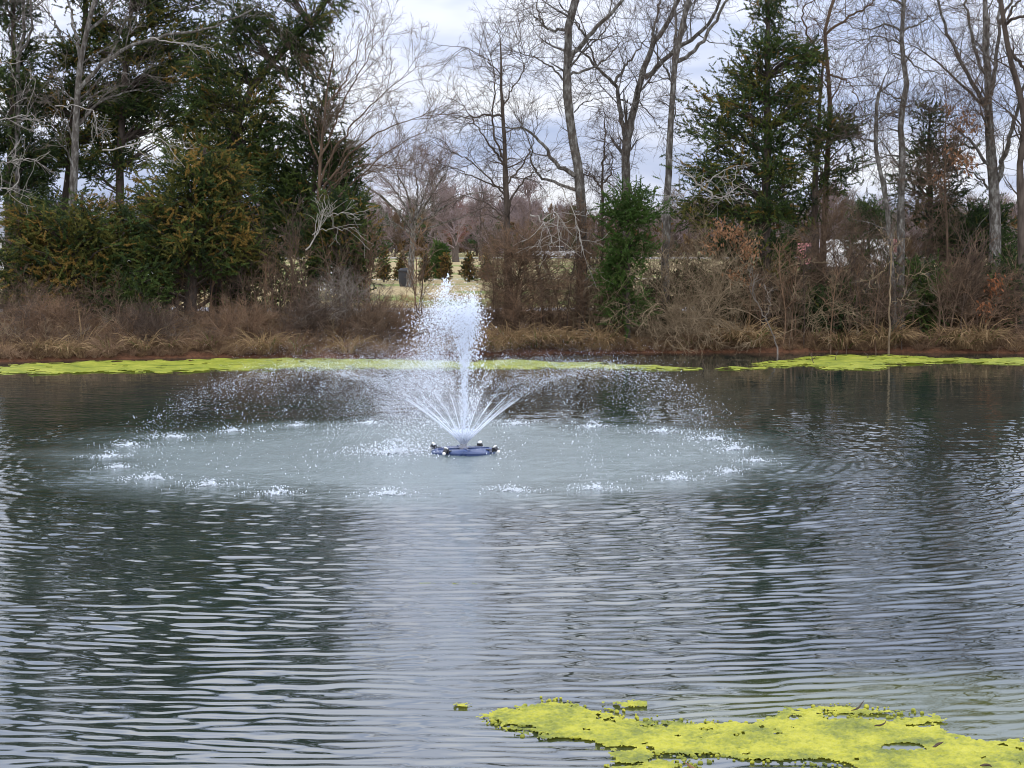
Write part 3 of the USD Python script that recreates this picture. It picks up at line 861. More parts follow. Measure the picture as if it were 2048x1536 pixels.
for k, (ang, tilt) in enumerate(((-22, 0), (62, 0), (153, 0), (241, 0))):
    a = math.radians(ang)
    R = trimesh.transformations.rotation_matrix(a, (0, 0, 1))
    arm = trimesh.creation.box((.16, .03, .014))
    arm.apply_translation((.43, 0, .055))
    can = trimesh.creation.cylinder(.030, .05, sections=18)
    can.apply_transform(trimesh.transformations.rotation_matrix(math.radians(-38), (0, 1, 0)))
    can.apply_translation((.50, 0, .068))
    bracket = trimesh.creation.box((.022, .06, .06))
    bracket.apply_translation((.46, 0, .06))
    body = trimesh.util.concatenate([arm, can, bracket])
    body.apply_transform(R)
    lamp = part(fl, 'lamp', body, M['black_plastic'], smooth=40)
    ln = trimesh.creation.icosphere(2, .033)
    ln.apply_scale((1, 1, .45))
    ln.apply_transform(trimesh.transformations.rotation_matrix(math.radians(-38), (0, 1, 0)))
    ln.apply_translation((.50 - .03 * math.sin(math.radians(38)), 0, .068 + .034))
    ln2 = trimesh.creation.icosphere(2, .025)
    ln2.apply_translation((.535, 0, .035))
    both = trimesh.util.concatenate([ln, ln2])
    both.apply_transform(R)
    part(lamp, 'lens', both, M['lens'], smooth=True)

spray = thing('water_spray', 'tall white plume and ring of arching jets thrown up by the floating fountain', 'water spray', (FOUNT[0], FOUNT[1], 0))
rng = np.random.default_rng(77)
DROP = [trimesh.creation.icosphere(1, 1.0) for _ in range(3)]
for k, m in enumerate(DROP):
    m.vertices *= 1 + .22 * (meshkit.noise(m.vertices * 1.7 + 5 * k, k)[:, None] - .5)
    m.vertices *= [(.9, .9, 1.2), (.75, .8, 1.9), (1.0, .8, .9)][k]
WIND = 1.02
# ring of jets
dp, dr = [], []
NJ = 22
TH = math.radians(45)
for k in range(NJ):
    az = 2 * np.pi * (k + .37) / NJ
    z0 = .13
    v0 = math.sqrt(2 * G9 * 1.08) / math.sin(TH)
    vz, vh = v0 * math.sin(TH), v0 * math.cos(TH)
    T_ = (vz + math.sqrt(vz * vz + 2 * G9 * z0)) / G9
    vh = RING_R / T_

    def at_t(t, sv=0.0):
        x = vh * t * math.cos(az) - .5 * WIND * t * t
        y = vh * t * math.sin(az)
        return np.stack([x, y, z0 + vz * t - .5 * G9 * t * t], -1)
    # unbroken start of the jet
    tt = np.linspace(0, .17, 9)
    ln = at_t(tt) + np.array([.035 * math.cos(az), .035 * math.sin(az), 0])
    TT = Tubes()
    TT.add(ln, np.linspace(.0075, .0025, 9) * (1 + .3 * rng.normal(size=9)), 6)
    part(spray, 'jet', TT.mesh(), M['droplet'], smooth=True)
    n = 820
    t = T_ * np.clip(rng.beta(1.15, 1.25, n), 0, 1)
    # clots of water along the jet
    t = t + .012 * np.sin(t * 60 + rng.uniform(0, 6.28)) * t
    p = at_t(t)
    sp_ = .010 + .14 * (t / T_) ** 1.3
    p += rng.normal(0, 1, p.shape) * sp_[:, None] * [1, 1, .75]
    r_ = (.0017 + .0036 * rng.random(n) ** 3.0) * (.85 + .65 * t / T_)
    dp.append(p)
    dr.append(r_)
# central jet going up
n = 3600
t = rng.random(n) ** .85 * .46
v0 = math.sqrt(2 * G9 * 2.05) * (1 + .03 * rng.normal(size=n))
z = .15 + v0 * t - .5 * G9 * t * t
sd = .020 + .022 * np.clip(z / 1.2, 0, 1) + .10 * np.clip((z - 1.2) / 1.0, 0, 1) ** 1.3
x = rng.normal(0, 1, n) * sd - .5 * .35 * t * t + .02
y = rng.normal(0, 1, n) * sd
dp.append(np.stack([x, y, z], 1))
dr.append(.0036 + .006 * rng.random(n) ** 2)
# plume at the top: two heads of water, right one lower
for cx, cz, sx, sz, n, ra in ((.12, 1.93, .065, .17, 1500, .0040), (.04, 1.68, .085, .24, 1200, .0040), (-.24, 2.0, .15, .15, 1900, .0037), (-.27, 2.20, .08, .10, 320, .005), (-.24, 2.36, .035, .06, 110, .0070), (-.05, 2.12, .12, .08, 320, .005), (.15, 2.12, .03, .06, 110, .0060), (-.28, 1.68, .20, .24, 2100, .0034)):
    q = rng.normal(0, 1, (n, 3)) * [sx, max(sx, .12), sz] + [cx, 0, cz]
    dp.append(q)
    dr.append(ra * (.7 + 1.1 * rng.random(n) ** 2))
# spray hugging the nozzle
n = 1500
h_ = rng.random(n) ** .8 * .22
az = rng.random(n) * 2 * np.pi
q = (.03 + h_ * .75) * np.sqrt(rng.random(n))
dp.append(np.stack([q * np.cos(az), q * np.sin(az), .11 + h_], 1))
dr.append(.003 + .004 * rng.random(n))
# falling drops drifting to the left with the wind
n = 6500
t = rng.random(n) * .74
z = 2.1 - .25 * rng.random(n) - .5 * G9 * t * t * .85
x = -.18 + rng.normal(0, .22, n) - .95 * t * rng.uniform(.25, 1.1, n)
dp.append(np.stack([x, rng.normal(0, .25, n), z], 1))
dr.append(.0026 + .0056 * rng.random(n) ** 2.6)
# a few falling on the right flank
n = 700
t = .15 + rng.random(n) * .42
dp.append(np.stack([.16 + .10 * rng.normal(size=n), .15 * rng.normal(size=n), 2.1 - .5 * G9 * t * t + .1 * rng.normal(size=n)], 1))
dr.append(.005 + .008 * rng.random(n) ** 2)
dp, dr = np.vstack(dp), np.concatenate(dr)
ok = dp[:, 2] > .01
dp, dr = dp[ok], dr[ok]
instancer(spray, 'droplets', [('droplet', m, M['droplet']) for m in DROP], dp, aim(rng.normal(size=dp.shape) + [0, 0, 1.5], rng), dr, rng.integers(0, 3, len(dp)), kind='stuff')
# fine mist blown to the left of the jets
n = 34000
t = rng.random(n)
x = -.3 - 1.15 * t ** 1.2 + rng.normal(0, 1, n) * (.12 + .40 * t)
z = 1.25 - 1.0 * t * rng.random(n) + rng.normal(0, .22, n)
y = rng.normal(0, .55, n)
mp = np.stack([x, y, z], 1)
n2 = 15000
az = rng.random(n2) * 2 * np.pi
rr_ = RING_R * rng.beta(2.2, 1.6, n2)
mp2 = np.stack([rr_ * np.cos(az) - .25, rr_ * np.sin(az), np.clip(.16 + 4 * 1.08 * (rr_ / RING_R) * (1 - rr_ / RING_R) + rng.normal(0, .18, n2), .02, 3)], 1)
mp = np.vstack([mp, mp2])
mp = mp[mp[:, 2] > .02]
instancer(spray, 'mist', [('mist_drop', trimesh.creation.icosphere(0, 1.0), M['droplet'])], mp, None, .0013 + .0024 * rng.random(len(mp)) ** 2, np.zeros(len(mp)), kind='stuff')


# ------------------------------------------------------------------ splashes where the jets land
def splash_meshes(seed, w=.36, n=190, hz=.10):
    r_ = np.random.default_rng(seed)
    parts_v, parts_f, c = [], [], 0
    ic = trimesh.creation.icosphere(0, 1.0)
    for k in range(n):
        a, rr = r_.uniform(0, 2 * np.pi), w * abs(r_.normal()) * .62
        h = hz * r_.random() ** 2.2 * math.exp(-(rr / w) ** 2)
        s = .0025 + .007 * r_.random() ** 2
        v = ic.vertices * [s, s, s * r_.uniform(.8, 1.6)] + [rr * math.cos(a) * 1.25, rr * math.sin(a), h + .004]
        parts_v.append(v)
        parts_f.append(ic.faces + c)
        c += len(v)
    drops = (np.vstack(parts_v), np.vstack(parts_f))
    # lumpy foam cushion
    xs = np.linspace(-1, 1, 36)
    GX, GY = np.meshgrid(xs, xs, indexing='ij')
    R_ = np.hypot(GX, GY)
    q_ = np.stack([GX * 6, GY * 6, GX * 0 + seed], -1)
    m_ = meshkit.fbm(q_, 4, seed)
    h = (1 - R_) * .9 + (m_ - .5) * 2.2 - .58
    zz = .006 + .05 * np.clip(h, 0, 1) * (1 + 1.4 * (meshkit.noise(q_ * 2.3, seed) - .4))
    on = h > 0
    idx = np.arange(GX.size).reshape(GX.shape)
    cell = on[:-1, :-1] & on[1:, :-1] & on[1:, 1:] & on[:-1, 1:]
    a, b, c_, d_ = idx[:-1, :-1][cell], idx[1:, :-1][cell], idx[1:, 1:][cell], idx[:-1, 1:][cell]
    fc = np.vstack([np.stack([a, b, c_], 1), np.stack([a, c_, d_], 1)])
    keep, inv = np.unique(fc, return_inverse=True)
    v = np.stack([GX.ravel() * w * 1.05, GY.ravel() * w * .9, zz.ravel()], 1)[keep]
    return drops, (v, inv.reshape(-1, 3))


RLAB = 'small white splash where a fountain jet lands, in the ring of splashes around the float'
RGRP = 'ring of splashes around the fountain'
protos_s = []
for k in range(NJ):
    az = 2 * np.pi * (k + .37) / NJ
    loc = (FOUNT[0] + RING_R * math.cos(az) - .5 * WIND * .98 ** 2 + rng.normal(0, .09), FOUNT[1] + RING_R * math.sin(az) + rng.normal(0, .12), 0.0)
    if k < 4:
        t_ = thing('splash', RLAB, 'splash', loc, RGRP)
        d_, f_ = splash_meshes(900 + k)
        part(t_, 'spatter', d_, M['droplet'], kind='stuff')
        part(t_, 'foam', f_, M['foam'], smooth=True)
        protos_s.append(t_)
    else:
        copy_of(protos_s[k % 4], 'splash', RLAB, 'splash', RGRP, loc, rng.uniform(-.5, .5), rng.uniform(.7, 1.0))
t_ = thing('splash', 'broad frothy splash of falling water just left of the blue float', 'splash', (FOUNT[0] - .98, FOUNT[1] - .1, 0))
d_, f_ = splash_meshes(950, w=.62, n=1300, hz=.20)
part(t_, 'spatter', d_, M['droplet'], kind='stuff')
part(t_, 'foam', f_, M['foam'], smooth=True)
# ------------------------------------------------------------------ evergreens on the far bank, left group
CAT = 'tree'
cedar('cedar_tree', 'broad olive cedar with orange tipped drooping sprays at the far left of the bank', [(150, 650), (152, 560), (158, 470), (165, 385)], 51.3, .17,
      [(65, 480, 85, 70), (165, 440, 95, 55), (125, 545, 110, 60), (220, 505, 75, 75), (30, 430, 50, 50), (200, 590, 55, 45), (50, 575, 55, 40), (130, 605, 45, 35)], 1, (.34, .14, .52, .46), 1.2, droop=-.28)
cedar('cedar_tree', 'dense cedar with a thick dark bare lower trunk and orange tipped sprays, left of centre', [(383, 655), (384, 560), (398, 430), (410, 295)], 51.5, .17,
      [(395, 345, 105, 55), (320, 420, 95, 75), (455, 405, 80, 95), (395, 490, 125, 65), (290, 530, 70, 70), (500, 500, 45, 60)], 2, (.36, .16, .48, .40), 1.2, droop=-.25)
cedar('cedar_tree', 'low dark green cedar reaching down to the brush below the orange tipped cedars', [(255, 665), (258, 600), (262, 545)], 50.8, .07,
      [(245, 610, 50, 55), (285, 570, 60, 45), (300, 620, 40, 35)], 3, (.55, .40, .1, .05), 1.2)
cedar('cedar_tree', 'tall dark cedar behind the forked bare trunk, upper left', [(128, 650), (130, 480), (148, 250), (170, 30), (165, -130)], 55.0, .20,
      [(120, 190, 85, 45), (235, 185, 90, 40), (175, 105, 60, 40), (300, 160, 50, 30), (190, 265, 70, 30), (110, 300, 60, 40), (170, -40, 70, 50), (120, -110, 60, 60), (60, 200, 40, 40), (250, 250, 60, 30), (130, 110, 35, 25)], 4, (.30, .30, .40, .12), 1.25)
cedar('cedar_tree', 'tall cedar with flat spreading dark crown, top left against the sky', [(235, 650), (240, 420), (243, 250), (262, 30), (280, -140)], 54.5, .15,
      [(285, 90, 75, 40), (370, 60, 55, 32), (200, 60, 50, 35), (340, 140, 60, 30), (400, 110, 40, 25), (250, 225, 60, 28), (330, 200, 60, 35), (290, -40, 90, 50), (300, -120, 70, 60), (400, -20, 50, 40), (440, 70, 40, 30), (300, 30, 50, 25), (180, 325, 45, 30), (240, 320, 45, 35), (370, 240, 40, 30)], 5, (.35, .25, .40, .12), 1.3)
cedar('cedar_tree', 'leaning cedar whose trunk slants up to the right over the sky gap', [(430, 655), (440, 430), (492, 200), (560, 110), (655, 0), (690, -100)], 53.5, .17,
      [(610, 60, 55, 45), (655, 10, 28, 22), (550, 80, 55, 35), (600, 130, 45, 35), (520, 40, 35, 30), (470, 75, 35, 40), (530, 150, 45, 30), (480, 30, 40, 30), (560, -50, 70, 45), (620, -110, 60, 45), (640, 180, 35, 25), (450, 130, 45, 35)], 6, (.40, .30, .30, .10), 1.15)
cedar('cedar_tree', 'bushy green cedar in the middle of the left hand evergreens', [(472, 655), (474, 420), (480, 160)], 53.5, .17,
      [(455, 190, 75, 45), (420, 260, 75, 40), (505, 255, 60, 60), (380, 190, 55, 30), (470, 320, 80, 40), (340, 280, 45, 30), (520, 340, 40, 50), (560, 290, 30, 40), (540, 210, 30, 40), (400, 130, 50, 30)], 7, (.48, .16, .40, .14), 1.15)
cedar('cedar_tree', 'slim cedar half covered by the fan shaped bare tree, right end of the left evergreens', [(622, 655), (624, 430), (648, 190)], 54.0, .11,
      [(610, 330, 50, 35), (665, 300, 40, 30), (640, 250, 38, 32), (590, 390, 45, 45), (680, 360, 40, 35), (560, 430, 40, 45), (640, 210, 25, 25), (610, 460, 45, 35), (690, 330, 40, 40), (590, 270, 40, 40), (705, 400, 30, 30), (680, 400, 40, 30), (560, 340, 30, 40)], 8, (.50, .30, .22, .05), 1.25)
cedar('cedar_tree', 'rounded low cedar with yellowish right side beside the open field gap', [(695, 655), (698, 560), (692, 420)], 52.0, .09,
      [(680, 455, 60, 50), (705, 520, 50, 45), (640, 510, 45, 55), (725, 480, 25, 35), (715, 590, 25, 30), (650, 430, 45, 35), (620, 470, 40, 40), (700, 415, 40, 30), (700, 560, 25, 30)], 9, (.50, .24, .30, .16), 1.4)
cedar('cedar_tree', 'dark cedar at the extreme left edge of the picture', [(18, 650), (20, 400), (28, 90), (22, -120)], 54.0, .16,
      [(30, 150, 55, 60), (10, 250, 60, 50), (60, 300, 45, 40), (20, 360, 55, 35), (80, 380, 40, 30), (90, 330, 40, 35), (50, 90, 30, 25), (20, 20, 50, 50), (10, -80, 60, 70)], 10, (.30, .5, .25, .06), 1.25)
cedar('cedar_tree', 'shaded cedar filling the gap behind the orange tipped cedars', [(330, 655), (335, 480), (350, 330)], 56.5, .14,
      [(300, 470, 110, 60), (420, 540, 100, 50), (200, 480, 90, 60), (540, 480, 60, 80), (90, 500, 80, 60), (560, 380, 55, 60), (60, 410, 60, 40), (450, 470, 80, 60)], 12, (.34, .36, .35, .12), 1.15)

# ------------------------------------------------------------------ leafless trees, left
bare_tree('bare_tree', 'forked bare tree with a stout dark trunk rising through the upper left cedars', [(140, 650), (146, 420), (152, 250), (160, 130), (190, 0), (205, -90)], 53.0, .17, .05,
          [([(156, 180), (215, 120), (300, 78), (420, 55), (520, 10)], .07, .02, -1.0), ([(160, 130), (150, 60), (120, -30)], .06, .02), ([(175, 60), (225, 10), (250, -60)], .05, .02), ([(152, 260), (210, 200), (300, 180)], .05, .015)],
          dict(dens=1.5, up=.06), seed=31, bark='bark_grey', twig='twig_grey',
          pale=[([(205, 300), (260, 290), (305, 272), (340, 300), (370, 335)], .022, .006, 50.6, 50.2), ([(305, 272), (312, 320)], .014, .006, 50.3, 50.2), ([(110, 212), (150, 215), (190, 225), (195, 275)], .016, .006, 50.8, 50.4), ([(300, 75), (350, 85), (420, 90)], .02, .006, 51, 50.6)])
bare_tree('bare_tree', 'slender bare tree with two upright forks at the top left corner', [(30, 650), (34, 400), (38, 110), (48, 50), (44, -60)], 53.6, .13, .04,
          [([(38, 110), (25, 50), (8, -20)], .05, .02), ([(36, 120), (62, 40), (55, -40)], .05, .02), ([(125, 80), (105, 40), (80, 10)], .04, .015)], dict(dens=1.4), seed=32, bark='bark_grey', twig='twig_grey',
          pale=[([(-25, 250), (20, 235), (60, 232), (90, 262)], .02, .006, 50.6, 50.2), ([(-20, 385), (25, 372), (40, 350), (35, 318)], .02, .007, 50.4, 50.2), ([(25, 322), (60, 318), (75, 317)], .018, .006, 50.3, 50.2), ([(-10, 345), (2, 330), (30, 325)], .018, .006, 50.3, 50.3), ([(-20, 140), (25, 125), (60, 122)], .014, .006, 50.8, 50.4)])
bare_tree('bare_tree', 'fan shaped bare tree with fine budded twigs leaning over the sky gap', [(630, 655), (634, 470), (640, 330), (652, 200), (668, 110)], 53.0, .09, .018,
          [([(636, 400), (690, 320), (765, 262), (845, 232)], .04, .010, -.8), ([(637, 370), (690, 270), (750, 205), (800, 160)], .038, .010, .6), ([(640, 330), (680, 220), (715, 150), (745, 95)], .035, .010, -.4),
           ([(635, 430), (700, 370), (780, 300), (838, 268)], .035, .010, 1.0), ([(650, 220), (700, 140), (720, 85)], .03, .01), ([(640, 330), (610, 240), (590, 150)], .03, .010), ([(636, 410), (730, 330), (800, 330)], .028, .008, -1.2)],
          dict(dens=1.8, l1=(.6, 1.5), ang=(18, 45), up=.05, n2=3, nt=1, wig=.07, tw=(.4, .8), f0=.18), seed=33, bark='bark_brown', twig='twig_grey', protos=[('twig_spray', m, M['twig_brown' if q_ else 'twig_grey']) for q_, m in enumerate(TWB)],
          pale=[([(612, 500), (640, 455), (648, 420), (650, 390)], .022, .008, 50.4, 50.2), ([(648, 430), (690, 428), (720, 440)], .014, .006, 50.3, 50.2), ([(625, 470), (670, 455), (715, 462)], .014, .006, 50.3, 50.0)])

# ------------------------------------------------------------------ centre group
bare_tree('bare_tree', 'dense twiggy bare tree with one straight thin dark trunk, just right of the sky gap', [(1018, 650), (1015, 470), (1010, 330), (1005, 200), (1000, 75)], 51.8, .14, .018,
          [([(1008, 230), (960, 232), (915, 236)], .04, .012, -.6), ([(1012, 330), (965, 270), (930, 215)], .035, .01), ([(1010, 320), (985, 240), (990, 160), (975, 95)], .035, .01), ([(1014, 400), (950, 330), (900, 300)], .03, .01, -1.0),
           ([(1014, 420), (1060, 350), (1090, 340)], .035, .01, -1.0), ([(1015, 440), (960, 400), (915, 390)], .025, .008, .8), ([(1006, 210), (1040, 150), (1060, 110)], .025, .008), ([(1012, 370), (1060, 300), (1075, 250)], .03, .01, 1.0), ([(1003, 150), (960, 110), (925, 95)], .02, .007), ([(1014, 380), (940, 350), (885, 330)], .028, .008, 1.1)],
          dict(dens=3.6, l1=(.5, 1.3), ang=(40, 80), up=.015, n2=3, l2=(.25, .6), nt=1, wig=.16, tw=(.25, .5), f0=.06), seed=34, bark='bark_dark', twig='twig_dark', f0=.28)
bare_tree('bare_tree', 'tall grey barked tree with gently curved trunk and a low drooping left limb', [(1165, 650), (1163, 470), (1160, 370), (1148, 290), (1137, 210), (1134, 120), (1140, 40), (1158, -20), (1185, -130)], 52.0, .165, .10,
          [([(1140, 118), (1175, 75), (1210, 35), (1245, -5), (1290, -70)], .075, .03, -1.0), ([(1132, 60), (1108, 62), (1088, 50), (1074, 5)], .05, .02, .8), ([(1088, 50), (1062, 28)], .025, .012), ([(1158, 350), (1115, 330), (1085, 290), (1045, 258), (1012, 255)], .075, .02, -.8),
           ([(1135, 170), (1095, 130), (1040, 105)], .035, .012, 1.0), ([(1140, 150), (1185, 135), (1215, 115), (1240, 85)], .04, .015, 1.4), ([(1150, 300), (1145, 215), (1155, 200)], .025, .012), ([(1152, 380), (1075, 345), (1062, 325), (1065, 300)], .05, .018, -1.2),
           ([(1148, 225), (1178, 200), (1220, 195), (1250, 205)], .02, .006), ([(1175, 75), (1130, 20), (1110, -20)], .03, .01)],
          dict(dens=1.5, l1=(.7, 1.9), up=.04, n2=3, nt=1, tw=(.4, .85)), seed=35, bark='bark_grey', twig='twig_dark', f0=.45,
          pale=[([(1060, 430), (1085, 440), (1098, 470), (1102, 500)], .02, .006, 50.3, 50.1), ([(1085, 440), (1112, 425), (1118, 470), (1105, 495)], .016, .006, 50.3, 50.1), ([(1120, 370), (1145, 420), (1160, 480), (1172, 520)], .016, .006, 50.4, 50.1), ([(1060, 400), (1085, 395), (1100, 380)], .012, .005, 50.6, 50.3)])
bare_tree('bare_tree', 'bare tree splitting into a wide Y above the bright green cedar', [(1254, 650), (1252, 450), (1252, 370), (1254, 275)], 53.6, .15, .12,
          [([(1254, 280), (1242, 235), (1234, 175), (1226, 165), (1195, 135), (1165, 105), (1150, 95)], .085, .025, -.8), ([(1228, 167), (1245, 140), (1268, 110), (1290, 80)], .05, .015, 1.0), ([(1254, 280), (1270, 215), (1282, 155), (1295, 115), (1320, 70), (1350, 20), (1372, -40)], .115, .05, .6), ([(1290, 155), (1320, 130), (1345, 105), (1390, 75), (1420, 40), (1440, 0), (1465, -60)], .08, .03, -1.0),
           ([(1305, 85), (1310, 45), (1325, -10)], .05, .02), ([(1195, 135), (1160, 55), (1120, 10)], .03, .01), ([(1234, 195), (1255, 205), (1268, 212)], .03, .012), ([(1165, 105), (1210, 60), (1230, 20)], .03, .01), ([(1280, 205), (1300, 230), (1318, 255)], .022, .01)],
          dict(dens=1.6, l1=(.7, 1.9), up=.04, n2=3, nt=1, tw=(.4, .85)), seed=36, bark='bark_grey', twig='twig_dark', f0=.6)
bare_tree('bare_tree', 'straight pale grey trunk forking high up, between the Y tree and the big right cedar', [(1330, 650), (1332, 480), (1338, 320), (1346, 180), (1354, 100), (1372, 20), (1395, -80)], 52.6, .135, .06,
          [([(1348, 140), (1352, 80), (1350, 20), (1345, -40)], .06, .025, .5), ([(1350, 125), (1385, 105), (1415, 65), (1440, 25), (1470, -40)], .065, .03, -.7), ([(1356, 92), (1370, 50), (1368, 0)], .045, .02), ([(1345, 175), (1310, 105), (1282, 85)], .035, .012, -1.0), ([(1340, 160), (1300, 150), (1262, 155)], .022, .008)],
          dict(dens=1.3, l1=(.7, 1.7), up=.04, n2=3, nt=1), seed=37, bark='bark_grey', twig='twig_dark', f0=.5,
          pale=[([(1425, 395), (1400, 372), (1375, 350), (1355, 330)], .035, .01, 50.4, 50.0), ([(1425, 395), (1440, 392), (1462, 405)], .02, .008, 50.4, 50.2), ([(1400, 372), (1440, 345), (1475, 330)], .016, .006, 50.3, 50.2), ([(1400, 372), (1370, 385), (1345, 400)], .016, .006, 50.3, 50.0), ([(1475, 330), (1455, 400)], .012, .005, 50.1, 50.1)])
cedar('cedar_tree', 'narrow bright green cedar standing below the wide Y shaped tree', [(1256, 655), (1255, 540), (1262, 365)], 51.0, .07,
      [(1258, 385, 40, 22), (1280, 425, 42, 40), (1232, 430, 30, 30), (1240, 500, 35, 40), (1275, 490, 25, 30), (1236, 560, 38, 40), (1255, 615, 38, 35), (1220, 555, 22, 25)], 41,
      protos=[('foliage_spray', m, M['cedar_bright']) for m in FO[:3]] + [('foliage_spray', FO[3], M['cedar_green'])], dens=1.3)
bare_tree('vine_tangle', 'dark tangle of old vines hanging from a broken snag beside the curved grey trunk', [(1205, 650), (1204, 480), (1206, 335)], 52.2, .06, .03,
          [([(1205, 370), (1225, 330), (1218, 300)], .03, .01), ([(1206, 335), (1210, 240), (1208, 215)], .03, .01), ([(1205, 380), (1180, 350), (1165, 350)], .03, .01)],
          dict(dens=9, l1=(.3, .9), ang=(50, 110), up=-.10, n2=3, l2=(.2, .5), nt=1, wig=.3, tw=(.2, .45), f0=.05), seed=38, bark='bark_dark', twig='twig_dark', f0=.55, cat='vine')

# ------------------------------------------------------------------ right group
cedar('cedar_tree', 'big conical dark cedar, tallest evergreen on the right half', [(1530, 655), (1533, 430), (1535, 220), (1536, -100)], 52.6, .16,
      [(1536, -60, 26, 45), (1535, 20, 42, 40), (1530, 90, 75, 40), (1480, 140, 55, 30), (1590, 120, 55, 40), (1540, 180, 85, 40), (1455, 210, 60, 28), (1600, 210, 55, 40), (1420, 260, 65, 35), (1530, 270, 80, 40), (1385, 210, 25, 25), (1390, 330, 60, 40), (1480, 350, 80, 50), (1570, 340, 60, 45), (1440, 400, 60, 35), (1530, 420, 70, 40), (1370, 420, 40, 40), (1535, 500, 45, 50)], 51, (.42, .24, .40, .07), 1.0, rz=.8)
cedar('cedar_tree', 'second darker cedar leaning against the big conical cedar on its right side', [(1628, 655), (1630, 430), (1640, 200), (1650, 100)], 53.4, .13,
      [(1650, 255, 60, 45), (1620, 300, 55, 35), (1690, 250, 40, 30), (1640, 370, 50, 35), (1700, 330, 35, 25), (1600, 420, 45, 30), (1600, 160, 35, 35)], 52, (.42, .25, .36, .06), .8)
cedar('cedar_tree', 'dark shaggy cedar standing between the two lichen grey trunks on the right', [(1858, 655), (1860, 420), (1858, 215)], 54.2, .12,
      [(1855, 240, 35, 30), (1865, 310, 55, 40), (1830, 360, 50, 30), (1890, 370, 50, 30), (1860, 420, 60, 25), (1900, 310, 25, 25)], 53, (.25, .65, .10, .0), .9)
bare_tree('bare_tree', 'broken topped bare trunk wrapped in vines beside the big conical cedar', [(1640, 650), (1650, 420), (1660, 220), (1655, 120), (1650, 70), (1665, 10), (1690, -60)], 53.9, .12, .04,
          [([(1650, 70), (1690, 40), (1730, 15), (1770, -20)], .045, .02, -.6), ([(1652, 130), (1625, 90), (1605, 20), (1630, 0)], .04, .015), ([(1658, 150), (1695, 165), (1720, 210)], .035, .012, -.8), ([(1655, 110), (1615, 110), (1590, 40)], .03, .012)],
          dict(dens=1.8, up=.03), seed=54, bark='bark_brown', twig='twig_brown')
bare_tree('bare_tree', 'straight lichen spotted trunk with fine drooping twigs, left of the many stemmed tree', [(1800, 655), (1800, 500), (1806, 330), (1802, 240), (1812, 170), (1803, 90), (1806, 0), (1800, -100)], 52.3, .14, .05,
          [([(1803, 65), (1770, 50), (1730, 60), (1690, 45)], .035, .012, .8), ([(1806, 60), (1840, 45), (1865, 30)], .035, .012, -.8), ([(1803, 90), (1760, 75), (1700, 90)], .03, .01, -.8), ([(1810, 200), (1780, 190), (1750, 170)], .03, .01), ([(1804, 230), (1770, 230), (1730, 240)], .02, .008), ([(1808, 110), (1850, 140), (1900, 150)], .025, .008), ([(1806, 10), (1770, -20), (1740, -60)], .035, .015)],
          dict(dens=2.2, up=.0, l1=(.6, 1.6), ang=(35, 75)), seed=55, bark='bark_grey', twig='twig_dark', f0=.3)
bare_tree('bare_tree', 'thin crooked trunk leaning left with a snapped top, left of the lichen spotted trunk', [(1788, 655), (1780, 480), (1768, 380), (1752, 290), (1752, 235), (1758, 185)], 52.0, .09, .05,
          [([(1750, 285), (1725, 278), (1705, 275)], .04, .012, -.5), ([(1753, 240), (1790, 225), (1810, 215)], .03, .01), ([(1775, 430), (1770, 350), (1775, 330)], .03, .01)], dict(dens=1.8, l1=(.5, 1.3)), seed=56, bark='bark_grey', twig='twig_dark')
bare_tree('bare_tree', 'large many stemmed grey tree fanning out at the right side', [(1992, 655), (1990, 520), (1990, 420), (1984, 330), (1978, 240), (1975, 160), (1972, 60), (1970, -80)], 53.0, .22, .06,
          [([(1988, 350), (1955, 300), (1900, 250), (1860, 240)], .06, .015, -.8), ([(1978, 230), (1945, 165), (1905, 90), (1880, 20), (1862, -60)], .075, .025, -.8), ([(1976, 220), (1930, 175), (1870, 120), (1820, 90)], .05, .015, .9), ([(1978, 210), (1990, 130), (1998, 50), (2000, -60)], .075, .03, .6), ([(1990, 380), (2012, 300), (2040, 200), (2060, 120)], .09, .03, -.6),
           ([(1975, 160), (1945, 80), (1930, 0), (1920, -70)], .06, .02, 1.0), ([(1990, 400), (1950, 350), (1900, 330)], .045, .012, .8), ([(1990, 430), (1960, 400), (1930, 395)], .03, .01), ([(1998, 50), (2030, -10), (2060, -50)], .05, .02)],
          dict(dens=1.9, l1=(.7, 1.8), ang=(30, 65), up=.03), seed=57, bark='bark_grey', twig='twig_dark', f0=.4)
bare_tree('bare_tree', 'dark leaning tree cut off by the right edge of the picture', [(2038, 655), (2044, 480), (2040, 330), (2050, 260), (2030, 150), (2012, 70), (2000, -40)], 52.0, .13, .06,
          [([(2020, 100), (2060, 150), (2100, 180)], .06, .02), ([(2010, 50), (2050, 30), (2090, 50)], .05, .02), ([(2046, 290), (2030, 240), (2000, 215)], .03, .01), ([(2014, 40), (2040, 0), (2080, -20)], .04, .015)], dict(dens=1.8, up=.02), seed=58, bark='bark_dark', twig='twig_dark')
